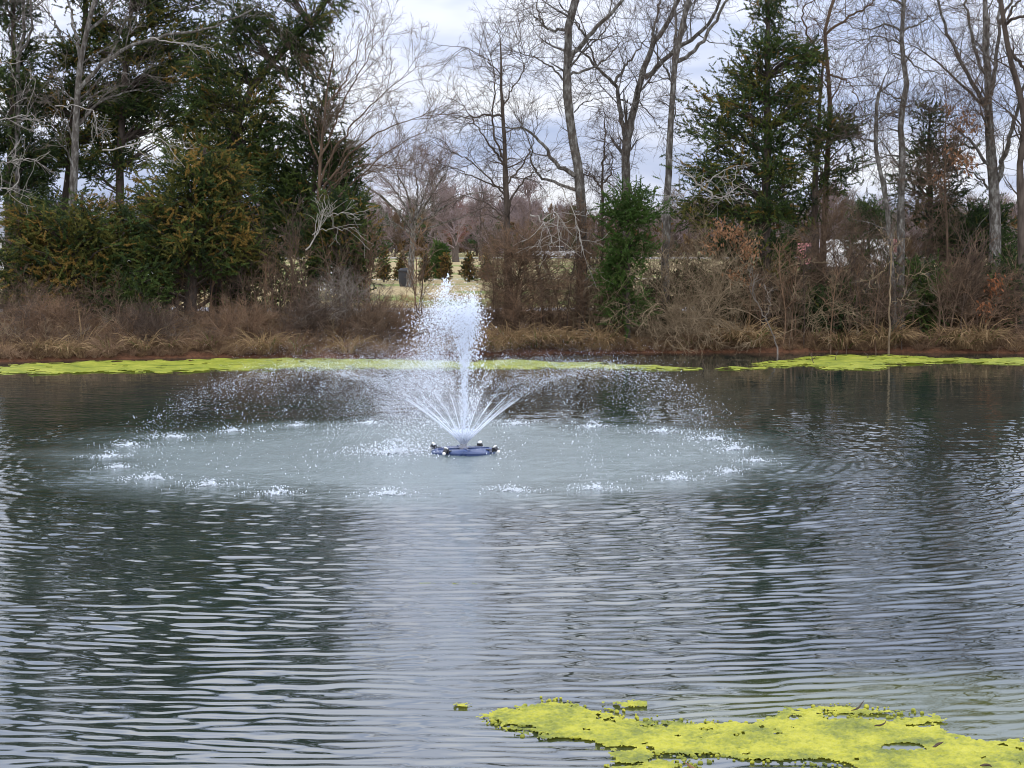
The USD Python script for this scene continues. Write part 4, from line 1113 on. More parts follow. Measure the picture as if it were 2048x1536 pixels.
# leaves that hung on through the winter
r_ = np.random.default_rng(59)
bare_tree('oak_sapling', 'young oak keeping rusty brown leaves, in front of the dark shaggy cedar', [(1895, 655), (1893, 480), (1890, 330), (1895, 190)], 52.6, .05, .012,
          [([(1892, 330), (1915, 270), (1930, 230)], .02, .006), ([(1892, 360), (1920, 330), (1945, 300)], .02, .006), ([(1891, 380), (1870, 370), (1850, 360)], .02, .006)], dict(dens=2.5, l1=(.3, .8)), seed=59, bark='bark_brown', twig='twig_brown')
ok_ = stage.GetPrimAtPath('/World/oak_sapling')
pos = np.vstack([[P(x + sx * r_.normal(), y + sy * r_.normal(), 52.5 + .5 * r_.normal()) for _ in range(n_)] for x, y, sx, sy, n_ in ((1905, 235, 18, 18, 10), (1925, 320, 18, 8, 14), (1880, 350, 14, 10, 4), (1930, 250, 14, 14, 5))])
o0 = P(1895, 655, 52.6)
instancer(ok_, 'dead_leaves', [('leaf_cluster', m, M['dead_leaf']) for m in LC], pos - [o0[0], o0[1], 0], aim(r_.normal(0, .25, pos.shape) + [0, 0, 1], r_), r_.uniform(.8, 1.5, len(pos)), r_.integers(0, 3, len(pos)), kind='stuff')
# ------------------------------------------------------------------ shrubs and brush along the far bank
cedar('evergreen_shrub', 'bright green young cedar beside the thin tan sapling', [(1842, 655), (1842, 540)], 52.3, .04, [(1840, 545, 36, 30), (1835, 590, 50, 35), (1868, 590, 30, 35), (1840, 635, 55, 30)], 61, (.75, .25, .1, .0), 1.3, cat='shrub')
cedar('evergreen_shrub', 'low dark evergreen shrub right of the leaning grey stick', [(1660, 660), (1662, 600)], 52.2, .04, [(1650, 610, 55, 32), (1690, 625, 45, 25), (1640, 640, 40, 18)], 62, (.35, .6, .1, .0), 1.6, cat='shrub')
cedar('evergreen_shrub', 'deep green shrub at the right edge under the leaning tree', [(2010, 660), (2012, 560)], 52.3, .05, [(2010, 570, 45, 45), (2035, 620, 40, 30), (1985, 610, 35, 30)], 63, (.35, .6, .1, .0), 1.2, cat='shrub')
cedar('evergreen_shrub', 'wide dark evergreen thicket behind the brush below the many stemmed tree', [(1950, 660), (1952, 470)], 54.5, .06, [(1955, 440, 60, 30), (1920, 470, 60, 40), (1985, 490, 50, 40), (1900, 520, 50, 40), (1950, 570, 70, 45), (2030, 540, 45, 50), (1860, 600, 50, 40)], 64, (.35, .6, .15, .0), 1.3, cat='shrub')
cedar('evergreen_shrub', 'small dark evergreen in the gap right of the big cedar', [(1738, 655), (1740, 430)], 60.0, .07, [(1742, 420, 40, 25), (1730, 450, 50, 25), (1700, 560, 45, 40), (1725, 505, 40, 30), (1760, 590, 50, 40)], 65, (.4, .6, .1, .0), 1.0, cat='shrub')
cedar('evergreen_shrub', 'long dark evergreen undergrowth behind the tan brush at the far right', [(1790, 665), (1790, 600)], 53.2, .05, [(1800, 570, 60, 50), (1740, 610, 60, 40), (1850, 620, 60, 35), (1930, 620, 60, 35), (1700, 640, 50, 25), (2020, 640, 50, 25)], 70, (.3, .65, .1, .0), 1.1, cat='shrub')
cedar('evergreen_shrub', 'dim green undergrowth shrub beneath the big conical cedar', [(1500, 660), (1500, 540)], 53.5, .05, [(1480, 560, 60, 45), (1480, 630, 60, 30), (1420, 650, 60, 25), (1560, 640, 50, 30), (1560, 590, 55, 35), (1420, 600, 50, 40), (1590, 520, 50, 40), (1460, 490, 50, 35), (1380, 560, 50, 40), (1620, 580, 45, 40)], 66, (.4, .5, .2, .0), 1.1, cat='shrub')
cedar('evergreen_shrub', 'shadowy green shrub at the foot of the bright green cedar', [(1300, 660), (1302, 560)], 52.8, .04, [(1300, 620, 55, 35), (1215, 635, 40, 30), (1180, 560, 25, 40), (1350, 600, 40, 40), (1340, 650, 45, 20)], 67, (.40, .55, .1, .0), 1.2, cat='shrub')
cedar('evergreen_shrub', 'sprawling dark green shrub under the slim cedar, left bank', [(560, 660), (560, 560)], 53.0, .05, [(560, 560, 45, 45), (600, 600, 40, 30), (470, 600, 45, 35), (530, 625, 35, 22)], 68, (.4, .5, .2, .03), 1.0, cat='shrub')
cedar('evergreen_shrub', 'dark shrub filling the far left corner of the bank', [(35, 665), (35, 590)], 51.5, .05, [(30, 600, 60, 40), (80, 620, 50, 30), (10, 540, 40, 40)], 69, (.3, .5, .25, .04), .9, cat='shrub')

RUST = [('twig_spray', m, M['twig_rust']) for m in TWD]
BRN = [('twig_spray', m, M['twig_brown']) for m in TWD]
TAN = [('twig_spray', m, M['twig_tan']) for m in TWD]


def mound(name, label, trunk, D, lobes, seed, protos, bark='bark_brown', dens=2.0, clumps=4, size=.6, cat='shrub'):
    return cedar(name, label, trunk, D, .04, lobes, seed, dens=dens, bark=bark, limb_r=.012, protos=protos, clumps=clumps, size=size, droop=.05, cat=cat)


mound('brush_mound', 'rounded rust brown mound of vines and fine twigs right of the fountain plume', [(1040, 660), (1040, 520)], 51.0, [(1030, 500, 70, 50), (1080, 480, 60, 45), (1000, 560, 55, 50), (1090, 560, 60, 55), (1040, 620, 85, 35)], 71, RUST + BRN[:2], dens=2.3)
mound('brush_mound', 'tall column of rusty vines climbing the curved grey trunk', [(1160, 660), (1160, 470), (1162, 380)], 51.4, [(1150, 430, 40, 45), (1165, 500, 40, 60), (1150, 590, 45, 55)], 72, RUST[:2] + BRN, dens=2.1)
mound('brush_mound', 'brown vine heap around the broken topped trunk beside the big cedar', [(1650, 660), (1652, 480)], 52.5, [(1660, 420, 45, 45), (1650, 500, 50, 50), (1690, 460, 35, 40), (1640, 560, 45, 40)], 73, BRN + RUST[:1], dens=1.3)
mound('brush_mound', 'brown leafless thicket low at the far right of the bank', [(1930, 660), (1932, 560)], 51.6, [(1930, 560, 55, 45), (1900, 610, 45, 35), (1960, 600, 50, 40), (1990, 560, 45, 40), (2040, 580, 40, 50)], 74, BRN, dens=1.3)

bush('arching_shrub', 'big arching tan shrub with drooping stems and rust leaves before the big cedar', 1372, 50.7, 40, 3.1, .75, 81, 'twig_tan', droop=-.12, n1=6, n2=1, r=.02,
     leaves=('dead_leaf', [(1455, 464, 38, 9, 14), (1492, 500, 22, 14, 12), (1420, 490, 25, 12, 4), (1475, 548, 25, 14, 7), (1440, 440, 10, 14, 3)]))
bush('arching_shrub', 'arching tan brush spreading left at the foot of the bright green cedar', 1300, 50.6, 26, 1.7, .9, 82, 'twig_tan', droop=-.16, n1=5, n2=1, r=.016)
bush('arching_shrub', 'low arching brush hanging toward the water below the big arching shrub', 1370, 50.3, 26, 1.4, 1.3, 83, 'twig_tan', droop=-.22, n1=4, n2=1, r=.014)
bush('arching_shrub', 'thin tan shrub left of the bright green cedar near the waterline', 1180, 50.8, 22, 1.9, .55, 84, 'twig_tan', droop=-.10, n1=5, n2=1)
bush('arching_shrub', 'pale tan brush between the big cedar and the thin sapling', 1610, 51.0, 26, 2.0, .7, 85, 'twig_tan', droop=-.12, n1=5, n2=1)
bush('arching_shrub', 'tangled tan brush around the foot of the lichen spotted trunk', 1740, 51.2, 28, 2.2, .7, 86, 'twig_brown', droop=-.10, n1=5, n2=1)
bush('arching_shrub', 'brown arching brush behind the bright green young cedar', 1880, 51.8, 28, 2.4, .6, 87, 'twig_brown', droop=-.10, n1=5, n2=1)
bush('arching_shrub', 'reddish brush with rust leaves at the far right of the bank', 1975, 50.9, 26, 1.7, .7, 88, 'twig_rust', droop=-.12, n1=5, n2=1, leaves=('rust_leaf', [(1985, 585, 18, 28, 18), (1972, 610, 14, 12, 8)]))
bush('arching_shrub', 'grey leafless shrub below the rounded low cedar, left of the field gap', 690, 50.6, 22, 1.5, .75, 89, 'twig_grey', droop=-.08, n1=5, n2=1)
bush('arching_shrub', 'brown upright brush in front of the field gap beside the plume', 775, 50.5, 14, 1.15, .45, 90, 'twig_rust', droop=-.05, n1=4, n2=1)
bush('arching_shrub', 'leafless grey brown shrub at the far left below the olive cedar', 45, 50.3, 20, 1.4, .8, 91, 'twig_brown', droop=-.10, n1=5, n2=1)
bush('arching_shrub', 'dusky brown brush under the orange tipped cedars', 180, 50.4, 18, 1.1, .8, 92, 'twig_brown', droop=-.12, n1=5, n2=1)
bush('arching_shrub', 'tall tan leafless shrub under the slim cedar', 580, 51.0, 16, 2.0, .5, 93, 'twig_brown', droop=-.06, n1=5, n2=1)
bush('arching_shrub', 'brown weedy brush just right of the plume along the water', 985, 50.4, 22, 1.3, .5, 94, 'twig_brown', droop=-.08, n1=4, n2=1)
bush('arching_shrub', 'brown brush behind the sedge right of the curved grey trunk', 1105, 50.8, 24, 1.8, .5, 95, 'twig_brown', droop=-.06, n1=5, n2=1)

bush('arching_shrub', 'tall loose tan brush right of the big arching shrub', 1455, 51.4, 30, 3.0, .55, 96, 'twig_tan', droop=-.08, n1=6, n2=1)
bush('arching_shrub', 'brown twiggy brush between the straight pale trunk and the bright green cedar', 1310, 51.6, 30, 3.0, .5, 97, 'twig_brown', droop=-.07, n1=6, n2=1)
bush('arching_shrub', 'brown leafless brush at the foot of the big conical cedar', 1550, 51.8, 30, 2.8, .55, 98, 'twig_brown', droop=-.08, n1=6, n2=1)
bush('arching_shrub', 'tan leafless brush under the wide Y shaped tree', 1225, 51.9, 26, 2.9, .45, 99, 'twig_tan', droop=-.07, n1=6, n2=1)
bush('arching_shrub', 'tall brown brush screening the white trailer', 1765, 53.5, 34, 3.4, .6, 100, 'twig_brown', droop=-.06, n1=7, n2=2)
bush('arching_shrub', 'low dark brown shrub between the thick trunked cedar and the water', 300, 49.6, 16, .7, .9, 121, 'twig_dark', droop=-.12, n1=5, n2=2)
bush('arching_shrub', 'reddish low shrub at the waterline left of the plume', 480, 49.9, 16, .75, .8, 122, 'twig_rust', droop=-.12, n1=5, n2=2)
bush('arching_shrub', 'dark brown low shrub left of the field gap at the waterline', 620, 50.0, 16, .8, .8, 123, 'twig_dark', droop=-.12, n1=5, n2=2)
bush('arching_shrub', 'mauve brown dense low shrub just left of the plume', 745, 50.0, 20, .9, .7, 124, 'twig_brown', droop=-.10, n1=5, n2=2)
bush('arching_shrub', 'reddish low bramble clump above the left sedge', 100, 49.2, 16, .75, .9, 125, 'twig_rust', droop=-.12, n1=5, n2=2)
# single saplings and sticks
bare_tree('sapling', 'thin straight tan sapling with a few forked twigs near the right bank', [(1778, 690), (1780, 600), (1782, 520), (1784, 490)], 50.7, .028, .018,
          [([(1783, 500), (1772, 480), (1762, 465)], .012, .006), ([(1783, 500), (1798, 485), (1815, 478)], .012, .006), ([(1782, 520), (1765, 545), (1740, 560)], .010, .005), ([(1782, 520), (1805, 550), (1840, 545)], .010, .005), ([(1780, 610), (1800, 600), (1812, 598)], .008, .004)],
          dict(dens=.9, l1=(.2, .5), n2=2, l2=(.1, .3), nt=1, tw=(.12, .3)), seed=101, bark='twig_tan', twig='twig_grey', f0=.7, cat='sapling')
bare_tree('dead_stick', 'leaning pale grey forked stick standing out of the water edge left of the dark shrub', [(1557, 704), (1545, 668), (1527, 630), (1515, 605), (1506, 575)], 50.3, .022, .009,
          [([(1530, 640), (1540, 600), (1532, 580)], .012, .005), ([(1515, 605), (1500, 570), (1505, 545)], .012, .005)], dict(dens=1.0, l1=(.2, .5), n2=1, l2=(.1, .25), nt=1, tw=(.1, .25)), seed=102, bark='twig_grey', twig='twig_grey', f0=.6, cat='stick')
SAP = None
SLAB, SGRP = 'thin upright brown stem standing in the brush along the far bank', 'thin stems in the far bank brush'
rng = np.random.default_rng(103)
for k in range(4):
    T = Tubes()
    h = 2.4
    tr = grow(np.zeros((1, 3)), np.array([[rng.normal(0, .08), rng.normal(0, .08), 1.0]]), np.array([h]), 10, .06, .02, rng)
    rr = taper(np.array([.022]), np.array([.006]), 10)
    T.add(tr, rr, 5)
    st, di, ra, f = children(tr, rr, 16, .25, (25, 60), rng)
    g1 = grow(st, di, rng.uniform(.25, .8, len(st)), 5, .14, .08, rng)
    gr = taper(np.full(len(st), .008), np.full(len(st), .004), 5)
    T.add(g1, gr, 3)
    st, di, ra, f = children(g1, gr, 4, .25, (25, 55), rng)
    T.add(grow(st, di, rng.uniform(.1, .35, len(st)), 4, .12, .05, rng), taper(np.full(len(st), .005), np.full(len(st), .003), 4), 3)
    if k == 0:
        SAP = []
    SAP.append((T.mesh(), ['twig_brown', 'twig_dark', 'twig_rust', 'twig_brown'][k]))
sap_first = []
xs_ = [(x, 51.2 + .9 * rng.random(), .7 + .55 * rng.random()) for x in list(rng.uniform(380, 760, 46)) + list(rng.uniform(20, 380, 26)) + list(rng.uniform(960, 1250, 30)) + list(rng.uniform(1480, 2040, 44)) + list(rng.uniform(790, 850, 4))]
for k, (px, D, s) in enumerate(xs_):
    b = P(px, 645, D)
    loc = (b[0], b[1], float(land_z(b[0], b[1])) - .03)
    if k < 4:
        t_ = thing('thin_sapling', SLAB, 'sapling', loc, SGRP)
        part(t_, 'stem', SAP[k][0], M[SAP[k][1]])
        sap_first.append(t_)
    else:
        copy_of(sap_first[k % 4], 'thin_sapling', SLAB, 'sapling', SGRP, loc, rng.uniform(0, 6.28), s)

# bramble along the bank and dead grass behind it: nobody could count these
n = 2500
px = np.concatenate([rng.uniform(-250, 2300, 1700), rng.uniform(-150, 800, 800)])
q = np.array([P(x, 645, 49.0)[:2] for x in px])
up_ = rng.random(n) ** 1.1
qy = shore_y(q[:, 0]) + .5 + 3.2 * up_
base = np.stack([q[:, 0], qy, land_z(q[:, 0], qy)], 1)
left = np.clip((900 - px) / 300, 0, 1)
base[:, 2] += rng.random(n) * (.08 + .12 * left)
d = np.stack([rng.normal(0, .8, n), -.25 + rng.normal(0, .5, n), .55 + .4 * rng.random(n)], 1)
BR = [('bramble', m, M[mm]) for m, mm in ((TWD[0], 'twig_rust'), (TWD[1], 'twig_brown'), (TWD[2], 'twig_dark'), (TWD[3], 'twig_tan'), (TW[0], 'twig_rust'), (TW[1], 'twig_grey'))]
o = instancer(None, 'bramble_thicket', BR, base, aim(d, rng), rng.uniform(.4, .85, n) * (.8 + .25 * left) * (.55 + .9 * meshkit.fbm(np.stack([q[:, 0] * .6, qy * .6, qy * 0], -1), 3, 12)), rng.choice(6, n, p=[.24, .24, .22, .12, .1, .08]), kind='stuff')
tag(o, 'reddish brown bramble thicket covering the far bank above the water', 'bramble')
n = 2600
px = rng.uniform(-250, 2300, n)
q = np.array([P(x, 645, 49.0)[:2] for x in px])
qy = shore_y(q[:, 0]) + .12 + 6.0 * rng.random(n) ** 1.7
base = np.stack([q[:, 0], qy, land_z(q[:, 0], qy) - .02], 1)
o = instancer(None, 'dead_grass', [('tuft', m, M[mm]) for m, mm in zip(GT, ('straw', 'straw_red', 'straw_red', 'straw'))], base, aim(rng.normal(0, .12, (n, 3)) + [0, 0, 1], rng), rng.uniform(.3, .75, n), rng.choice(4, n, p=[.2, .35, .3, .15]), kind='stuff')
tag(o, 'low dead grass and litter on the far bank', 'grass')
n = 2400
qx, qy = rng.uniform(-24, 24, n), 55 + 25 * rng.random(n) ** 1.5
base = np.stack([qx, qy, land_z(qx, qy) - .01], 1)
keep = ~((qy > 59.5) & (qy < 65))
o = instancer(None, 'field_grass', [('tuft', GT[0], M['straw']), ('tuft', GT[1], M['grass_green']), ('tuft', GT[2], M['straw'])], base[keep], aim(rng.normal(0, .1, (keep.sum(), 3)) + [0, 0, 1], rng), rng.uniform(.15, .4, keep.sum()), rng.choice(3, keep.sum(), p=[.5, .15, .35]), kind='stuff')
tag(o, 'short straw coloured grass of the field behind the bank', 'grass')

# sedge tufts at the waterline: things one can count
TLAB = {'straw': ('arching straw coloured sedge tuft at the far waterline', 'straw sedge tufts along the far waterline'), 'straw_red': ('reddish brown sedge tuft at the far waterline', 'reddish sedge tufts along the far waterline')}
first = {}
spots = [(130, 1.35, 0), (100, 1.1, 0), (165, 1.1, 0), (240, .9, 1), (300, .9, 0), (345, .9, 1), (430, .8, 1), (520, .95, 0), (545, .9, 0), (600, .8, 1), (700, .9, 0)] + \
        [(965 + 18 * k + (k * 37 % 11), .85 + .3 * ((k * 53) % 10) / 10, (k * 7) % 5 == 0) for k in range(15)] + \
        [(1490, 1.25, 0), (1510, 1.3, 0), (1530, 1.1, 0), (1475, 1.0, 0), (1650, .9, 1), (1705, 1.0, 0), (1725, 1.05, 0), (1790, 1.2, 0), (1810, 1.25, 0), (1828, 1.0, 0), (1900, .9, 1), (1940, 1.1, 0), (1960, 1.0, 0), (1985, 1.3, 0), (2005, 1.1, 0), (2040, .9, 1), (1440, .9, 1), (1395, .8, 1)]
for k, (px, s, red) in enumerate(spots):
    mm = 'straw_red' if red else 'straw'
    x = P(px, 645, 49.5)[0]
    y = float(shore_y(x)) + .18 + .25 * rng.random()
    loc = (x, y, float(land_z(x, y)) - .04)
    lab, grp = TLAB[mm]
    v = (mm, k % 3)
    if v not in first:
        t_ = thing('sedge_tuft', lab, 'grass tuft', loc, grp)
        a_ = grass_tuft(400 + len(first), 95, .72, .17, .30, .012)
        part(t_, 'blades', a_, M[mm])
        gt = grass_tuft(420 + len(first), 14, .5, .14, .2, .011)
        part(t_, 'green_blades', gt, M['grass_green'], label='green blades among the dead ones')
        first[v] = t_
    else:
        copy_of(first[v], 'sedge_tuft', lab, 'grass tuft', grp, loc, rng.uniform(0, 6.28), s * 1.25)
t_ = thing('plume_grass', 'tall bent tan grass stalks above the sedge at the left bank', 'grass tuft', (P(165, 690, 48.7)[0], 48.6, .15))
part(t_, 'stalks', grass_tuft(440, 26, 1.35, .14, .10, .010), M['straw'])

# twigs standing in the right algae patch
r_ = np.random.default_rng(111)
for k, (px, py, h, lab) in enumerate(((1630, 729, .35, 'bent dead twig poking up left in the right algae patch'), (1670, 722, .30, 'stubby forked dead twig in the middle of the right algae patch'), (1696, 719, .22, 'small dark twig leaning right in the right algae patch'), (1738, 718, .18, 'small dark twig farthest right in the right algae patch'), (1408, 737, .25, 'dead twig at the tip of the long algae band'))):
    T = Tubes()
    b = on_water(px, py)
    g0 = grow(np.array([[0, 0, -.05]]), np.array([[r_.normal(0, .5), 0, .8]]), np.array([h]), 6, .2, 0, r_)
    gr = taper(np.array([.012]), np.array([.006]), 6)
    T.add(g0, gr, 5)
    st, di, ra, f = children(g0, gr, 3, .3, (30, 70), r_)
    T.add(grow(st, di, h * r_.uniform(.3, .8, 3), 4, .15, .05, r_), taper(np.full(3, .008), np.full(3, .004), 4), 4)
    t_ = thing('dead_twig', lab, 'twig', b)
    part(t_, 'stem', T.mesh(), M['twig_dark'])
# small debris lying on the near algae mat
for k, (px, py, ln, mat, lab) in enumerate(((1370, 1525, .13, 'dead_leaf', 'brown dead leaf scrap at the lower edge of the near algae mat'), (1865, 1494, .08, 'twig_dark', 'dark curled leaf lying on the right part of the near algae mat'), (1702, 1421, .13, 'twig_dark', 'thin dark twig on the hump of the near algae mat'), (1748, 1452, .10, 'twig_dark', 'short dark twig in the middle of the near algae mat'), (1960, 1531, .08, 'twig_dark', 'dark leaf scrap at the lower right of the near algae mat'))):
    b = on_water(px, py, .04)
    T = Tubes()
    g0 = grow(np.zeros((1, 3)), np.array([[1.0, -.4 + .3 * k, .12]]), np.array([ln]), 6, .25, 0, r_)
    T.add(g0, np.array([[.003, .010, .013, .012, .008, .002]]) * (.7 if 'leaf' in lab else .5), 5)
    t_ = thing('floating_leaf' if 'leaf' in lab else 'floating_twig', lab, 'leaf' if 'leaf' in lab else 'twig', b)
    part(t_, 'blade' if 'leaf' in lab else 'stem', T.mesh(), M[mat])
# ------------------------------------------------------------------ beyond the bank: park, far woods, buildings
bare_tree('park_tree', 'small vase shaped bare tree on the lawn, seen through the sky gap', [(818, 574), (822, 530), (826, 480), (828, 450)], 97.0, .20, .12,
          [([(827, 462), (780, 410), (735, 375), (705, 365)], .09, .03, -1), ([(828, 452), (800, 395), (765, 355)], .08, .03, 1.5), ([(828, 450), (835, 390), (830, 345)], .08, .03), ([(828, 450), (860, 395), (890, 350)], .08, .03, -1.5), ([(827, 460), (880, 420), (935, 390), (965, 385)], .08, .03, 1), ([(826, 470), (775, 440), (728, 425)], .06, .02, 1), ([(826, 470), (890, 445), (940, 430)], .06, .02, -1), ([(828, 452), (815, 390), (795, 350)], .07, .03, -2), ([(828, 452), (850, 385), (862, 340)], .07, .03, 2)],
          dict(dens=1.5, l1=(.9, 2.2), ang=(18, 45), up=.05, n2=3, l2=(.5, 1.1), nt=1, wig=.08, tw=(.6, 1.1), f0=.2, r1=.4), seed=201, bark='bark_grey', twig='twig_mauve', f0=.9,
          protos=[('twig_spray', twig_spray(500 + k, 12, 1.0, .009), M['twig_mauve']) for k in range(3)])
bar = trimesh.creation.cylinder(.42, .95, sections=24)
t_ = thing('rubbish_bin', 'black rounded bin beside the trunk of the vase shaped tree', 'bin', (*P(811, 563, 99)[:2], float(land_z(*P(811, 563, 99)[:2]))))
b_ = trimesh.creation.revolve(np.array([(0, 0), (.30, 0), (.36, .25), (.38, .6), (.36, .8), (.0, .8)]), sections=24)
part(t_, 'body', b_, M['rubber'], smooth=40)
l_ = trimesh.creation.revolve(np.array([(0, .80), (.40, .80), (.40, .86), (.25, .98), (0, 1.0)]), sections=24)
part(t_, 'lid', l_, M['rubber'], smooth=40)
# row of clipped conical evergreens
ARB = [('foliage_spray', leaf_spray(520 + k, 40, .5, (.10, .18), .03), M[m]) for k, m in enumerate(('arbor_brown', 'cedar_dark', 'arbor_brown', 'cedar_dark', 'cedar_orange'))]
ORI = ['dark brown conical evergreen', 'conical brown evergreen']
for k, (px, top, w_, lab) in enumerate(((768, 497, 17, 'rusty brown conical evergreen at the left end of the row on the lawn'), (803, 512, 15, 'small dark conical evergreen left of the vase shaped trunk'), (850, 512, 17, 'neat brown conical evergreen just right of the vase shaped trunk'), (890, 512, 17, 'orange tipped conical evergreen in front of the light green one'), (938, 512, 19, 'dark conical evergreen right of the orange tipped one'), (972, 517, 17, 'conical evergreen at the right end of the row, half behind rust brush'))):
    D = 110.0
    cedar('conical_evergreen', lab, [(px, 562), (px, 540), (px, top)], D, .05,
          [(px, 552, w_, 10), (px, 540, w_ * .85, 10), (px, 528, w_ * .6, 9), (px, 517, w_ * .35, 8), (px, top + 2, w_ * .16, 6)], 210 + k, protos=ARB if k != 3 else ARB[:1] + ARB[4:] + ARB[2:4], dens=4.5, rz=1.0, cat='shrub', clumps=12, size=.45, droop=.3)
cedar('conical_evergreen', 'light green conical evergreen standing behind the brown row', [(880, 558), (880, 530), (880, 487)], 117.0, .06, [(880, 540, 20, 14), (880, 520, 18, 12), (881, 503, 14, 10), (882, 492, 7, 7)], 218,
      protos=[('foliage_spray', leaf_spray(530 + k, 40, .5, (.10, .18), .03), M[m]) for k, m in enumerate(('cedar_bright', 'cedar_bright', 'cedar_green'))], dens=3.0, rz=1.0, cat='shrub', clumps=10, size=.75, droop=.3)
tag(strip('kerb', -14, 10, lambda x: 112.5, lambda x: 113.1, .12, M['kerb']), 'white stone edging along the row of conical evergreens', kind='structure')

# woods at the far end of the field: single trees of four kinds
rng = np.random.default_rng(301)


def far_tree_meshes(seed, h, spread, up, n1):
    r = np.random.default_rng(seed)
    T = Tubes()
    tr = grow(np.zeros((1, 3)), np.array([[0, 0, 1.0]]), np.array([h * .8]), 10, .05, .05, r)
    rr = taper(np.array([h * .020]), np.array([.04]), 10)
    T.add(tr, rr, 6)
    st, di, ra, f = children(tr, rr, n1, .2, (25, 60), r)
    g1 = grow(st, di, h * spread * r.uniform(.6, 1.1, len(st)) * (1.25 - .75 * f), 7, .12, up, r)
    gr1 = taper(np.full(len(st), .07), np.full(len(st), .025), 7)
    T2 = Tubes()
    T2.add(g1, gr1, 4)
    st, di, ra, f = children(g1, gr1, 9, .15, (25, 55), r)
    g2 = grow(st, di, h * .16 * r.uniform(.5, 1.2, len(st)), 5, .14, up, r)
    gr2 = taper(np.full(len(st), .035), np.full(len(st), .016), 5)
    T2.add(g2, gr2, 3)
    st, di, ra, f = children(g2, gr2, 6, .1, (20, 55), r)
    T2.add(grow(st, di, h * .075 * r.uniform(.5, 1.3, len(st)), 4, .14, up, r), taper(np.full(len(st), .02), np.full(len(st), .012), 4), 3)
    return T.mesh(), T2.mesh()


KIND = [(11, .42, .05, 26, 'twig_mauve'), (12, .36, .08, 24, 'twig_mauve'), (9, .46, .03, 26, 'twig_brown'), (13, .34, .07, 26, 'twig_grey')]
FL, FG = 'grey brown leafless tree in the woods beyond the field', 'leafless trees of the far woods'
fprot = []
spots = []
for k in range(150):
    D = rng.choice([258, 266, 276, 288, 300]) + rng.uniform(-3, 3)
    spots.append((rng.uniform(-.36, .36) * D, D, rng.uniform(.5, .82)))
for k, (x, D, s) in enumerate(spots):
    loc = (x, D, float(land_z(x, D)) - .1)
    if k < 4:
        t_ = thing('far_tree', FL, 'tree', loc, FG)
        a_, b_ = far_tree_meshes(310 + k, *KIND[k][:4])
        part(t_, 'trunk', a_, M['bark_dark'])
        part(t_, 'crown', b_, M[KIND[k][4]])
        fprot.append(t_)
    else:
        copy_of(fprot[k % 4], 'far_tree', FL, 'tree', FG, loc, rng.uniform(0, 6.28), s)
for px, D, s, k, lab in ((865, 205, .86, 3, 'tallest rounded bare tree of the far woods, rising in the sky gap'), (905, 228, .72, 2, None), (960, 210, .78, 1, 'upright bare tree of the far woods just left of the straight dark trunk'), (745, 225, .7, 0, 'bare far tree at the left end of the sky gap'), (1060, 215, .9, 0, 'bare far tree behind the rust brush mound')):
    x = P(px, 515, D)[0]
    loc = (x, D, float(land_z(x, D)) - .1)
    if lab:
        copy_of(fprot[k], 'far_tree', lab, 'tree', None, loc, rng.uniform(0, 6.28), s)
    else:
        t_ = thing('far_tree', 'low far tree with reddish buds beside the light green conical evergreen', 'tree', loc)
        a_, b_ = far_tree_meshes(330, 8, .46, .02, 26)
        part(t_, 'trunk', a_, M['bark_dark'])
        part(t_, 'crown', b_, M['red_bud'])
x = P(912, 520, 200)[0]
a_, b_ = far_tree_meshes(333, 9, .42, .03, 24)
t_ = thing('far_tree', 'thick trunked bare tree at the edge of the far road', 'tree', (x, 200, float(land_z(x, 200)) - .1))
part(t_, 'trunk', (a_[0] * [2.6, 2.6, 1], a_[1]), M['bark_dark'])
part(t_, 'crown', b_, M['twig_mauve'])
# dark evergreen wood far behind, reads as one mass
n = 9000
px_ = rng.uniform(-.42, .42, n)
D_ = rng.uniform(252, 335, n)
hump = 4.2 + 3.2 * meshkit.fbm(np.stack([px_ * 40, px_ * 0, px_ * 0], -1), 3, 8)
zz = rng.random(n) ** 1.25 * hump * D_ / 310
q = np.stack([px_ * D_, D_, land_z(px_ * D_, D_) + zz], 1)
o = instancer(None, 'far_woods', [('leaf_mass', leaf_spray(540 + k, 30, 2.2, (.5, 1.0), .22), M[m]) for k, m in enumerate(('cedar_dark', 'arbor_brown', 'cedar_dark'))] + [('twig_mass', twig_spray(545, 16, 2.4, .035), M['twig_mauve']), ('twig_mass', twig_spray(546, 16, 2.4, .035), M['bark_dark'])],
              q, aim(rng.normal(0, .6, (n, 3)) + [0, 0, .8], rng), rng.uniform(.8, 1.5, n), rng.choice(5, n, p=[.10, .16, .10, .42, .22]), kind='stuff')
tag(o, 'dim brown and evergreen wood along the horizon', 'woods')


# buildings glimpsed through the trees
def block(x0, x1, y0, y1, z0, z1):
    b = trimesh.creation.box((x1 - x0, y1 - y0, z1 - z0))
    b.apply_translation(((x0 + x1) / 2, (y0 + y1) / 2, (z0 + z1) / 2))
    return b


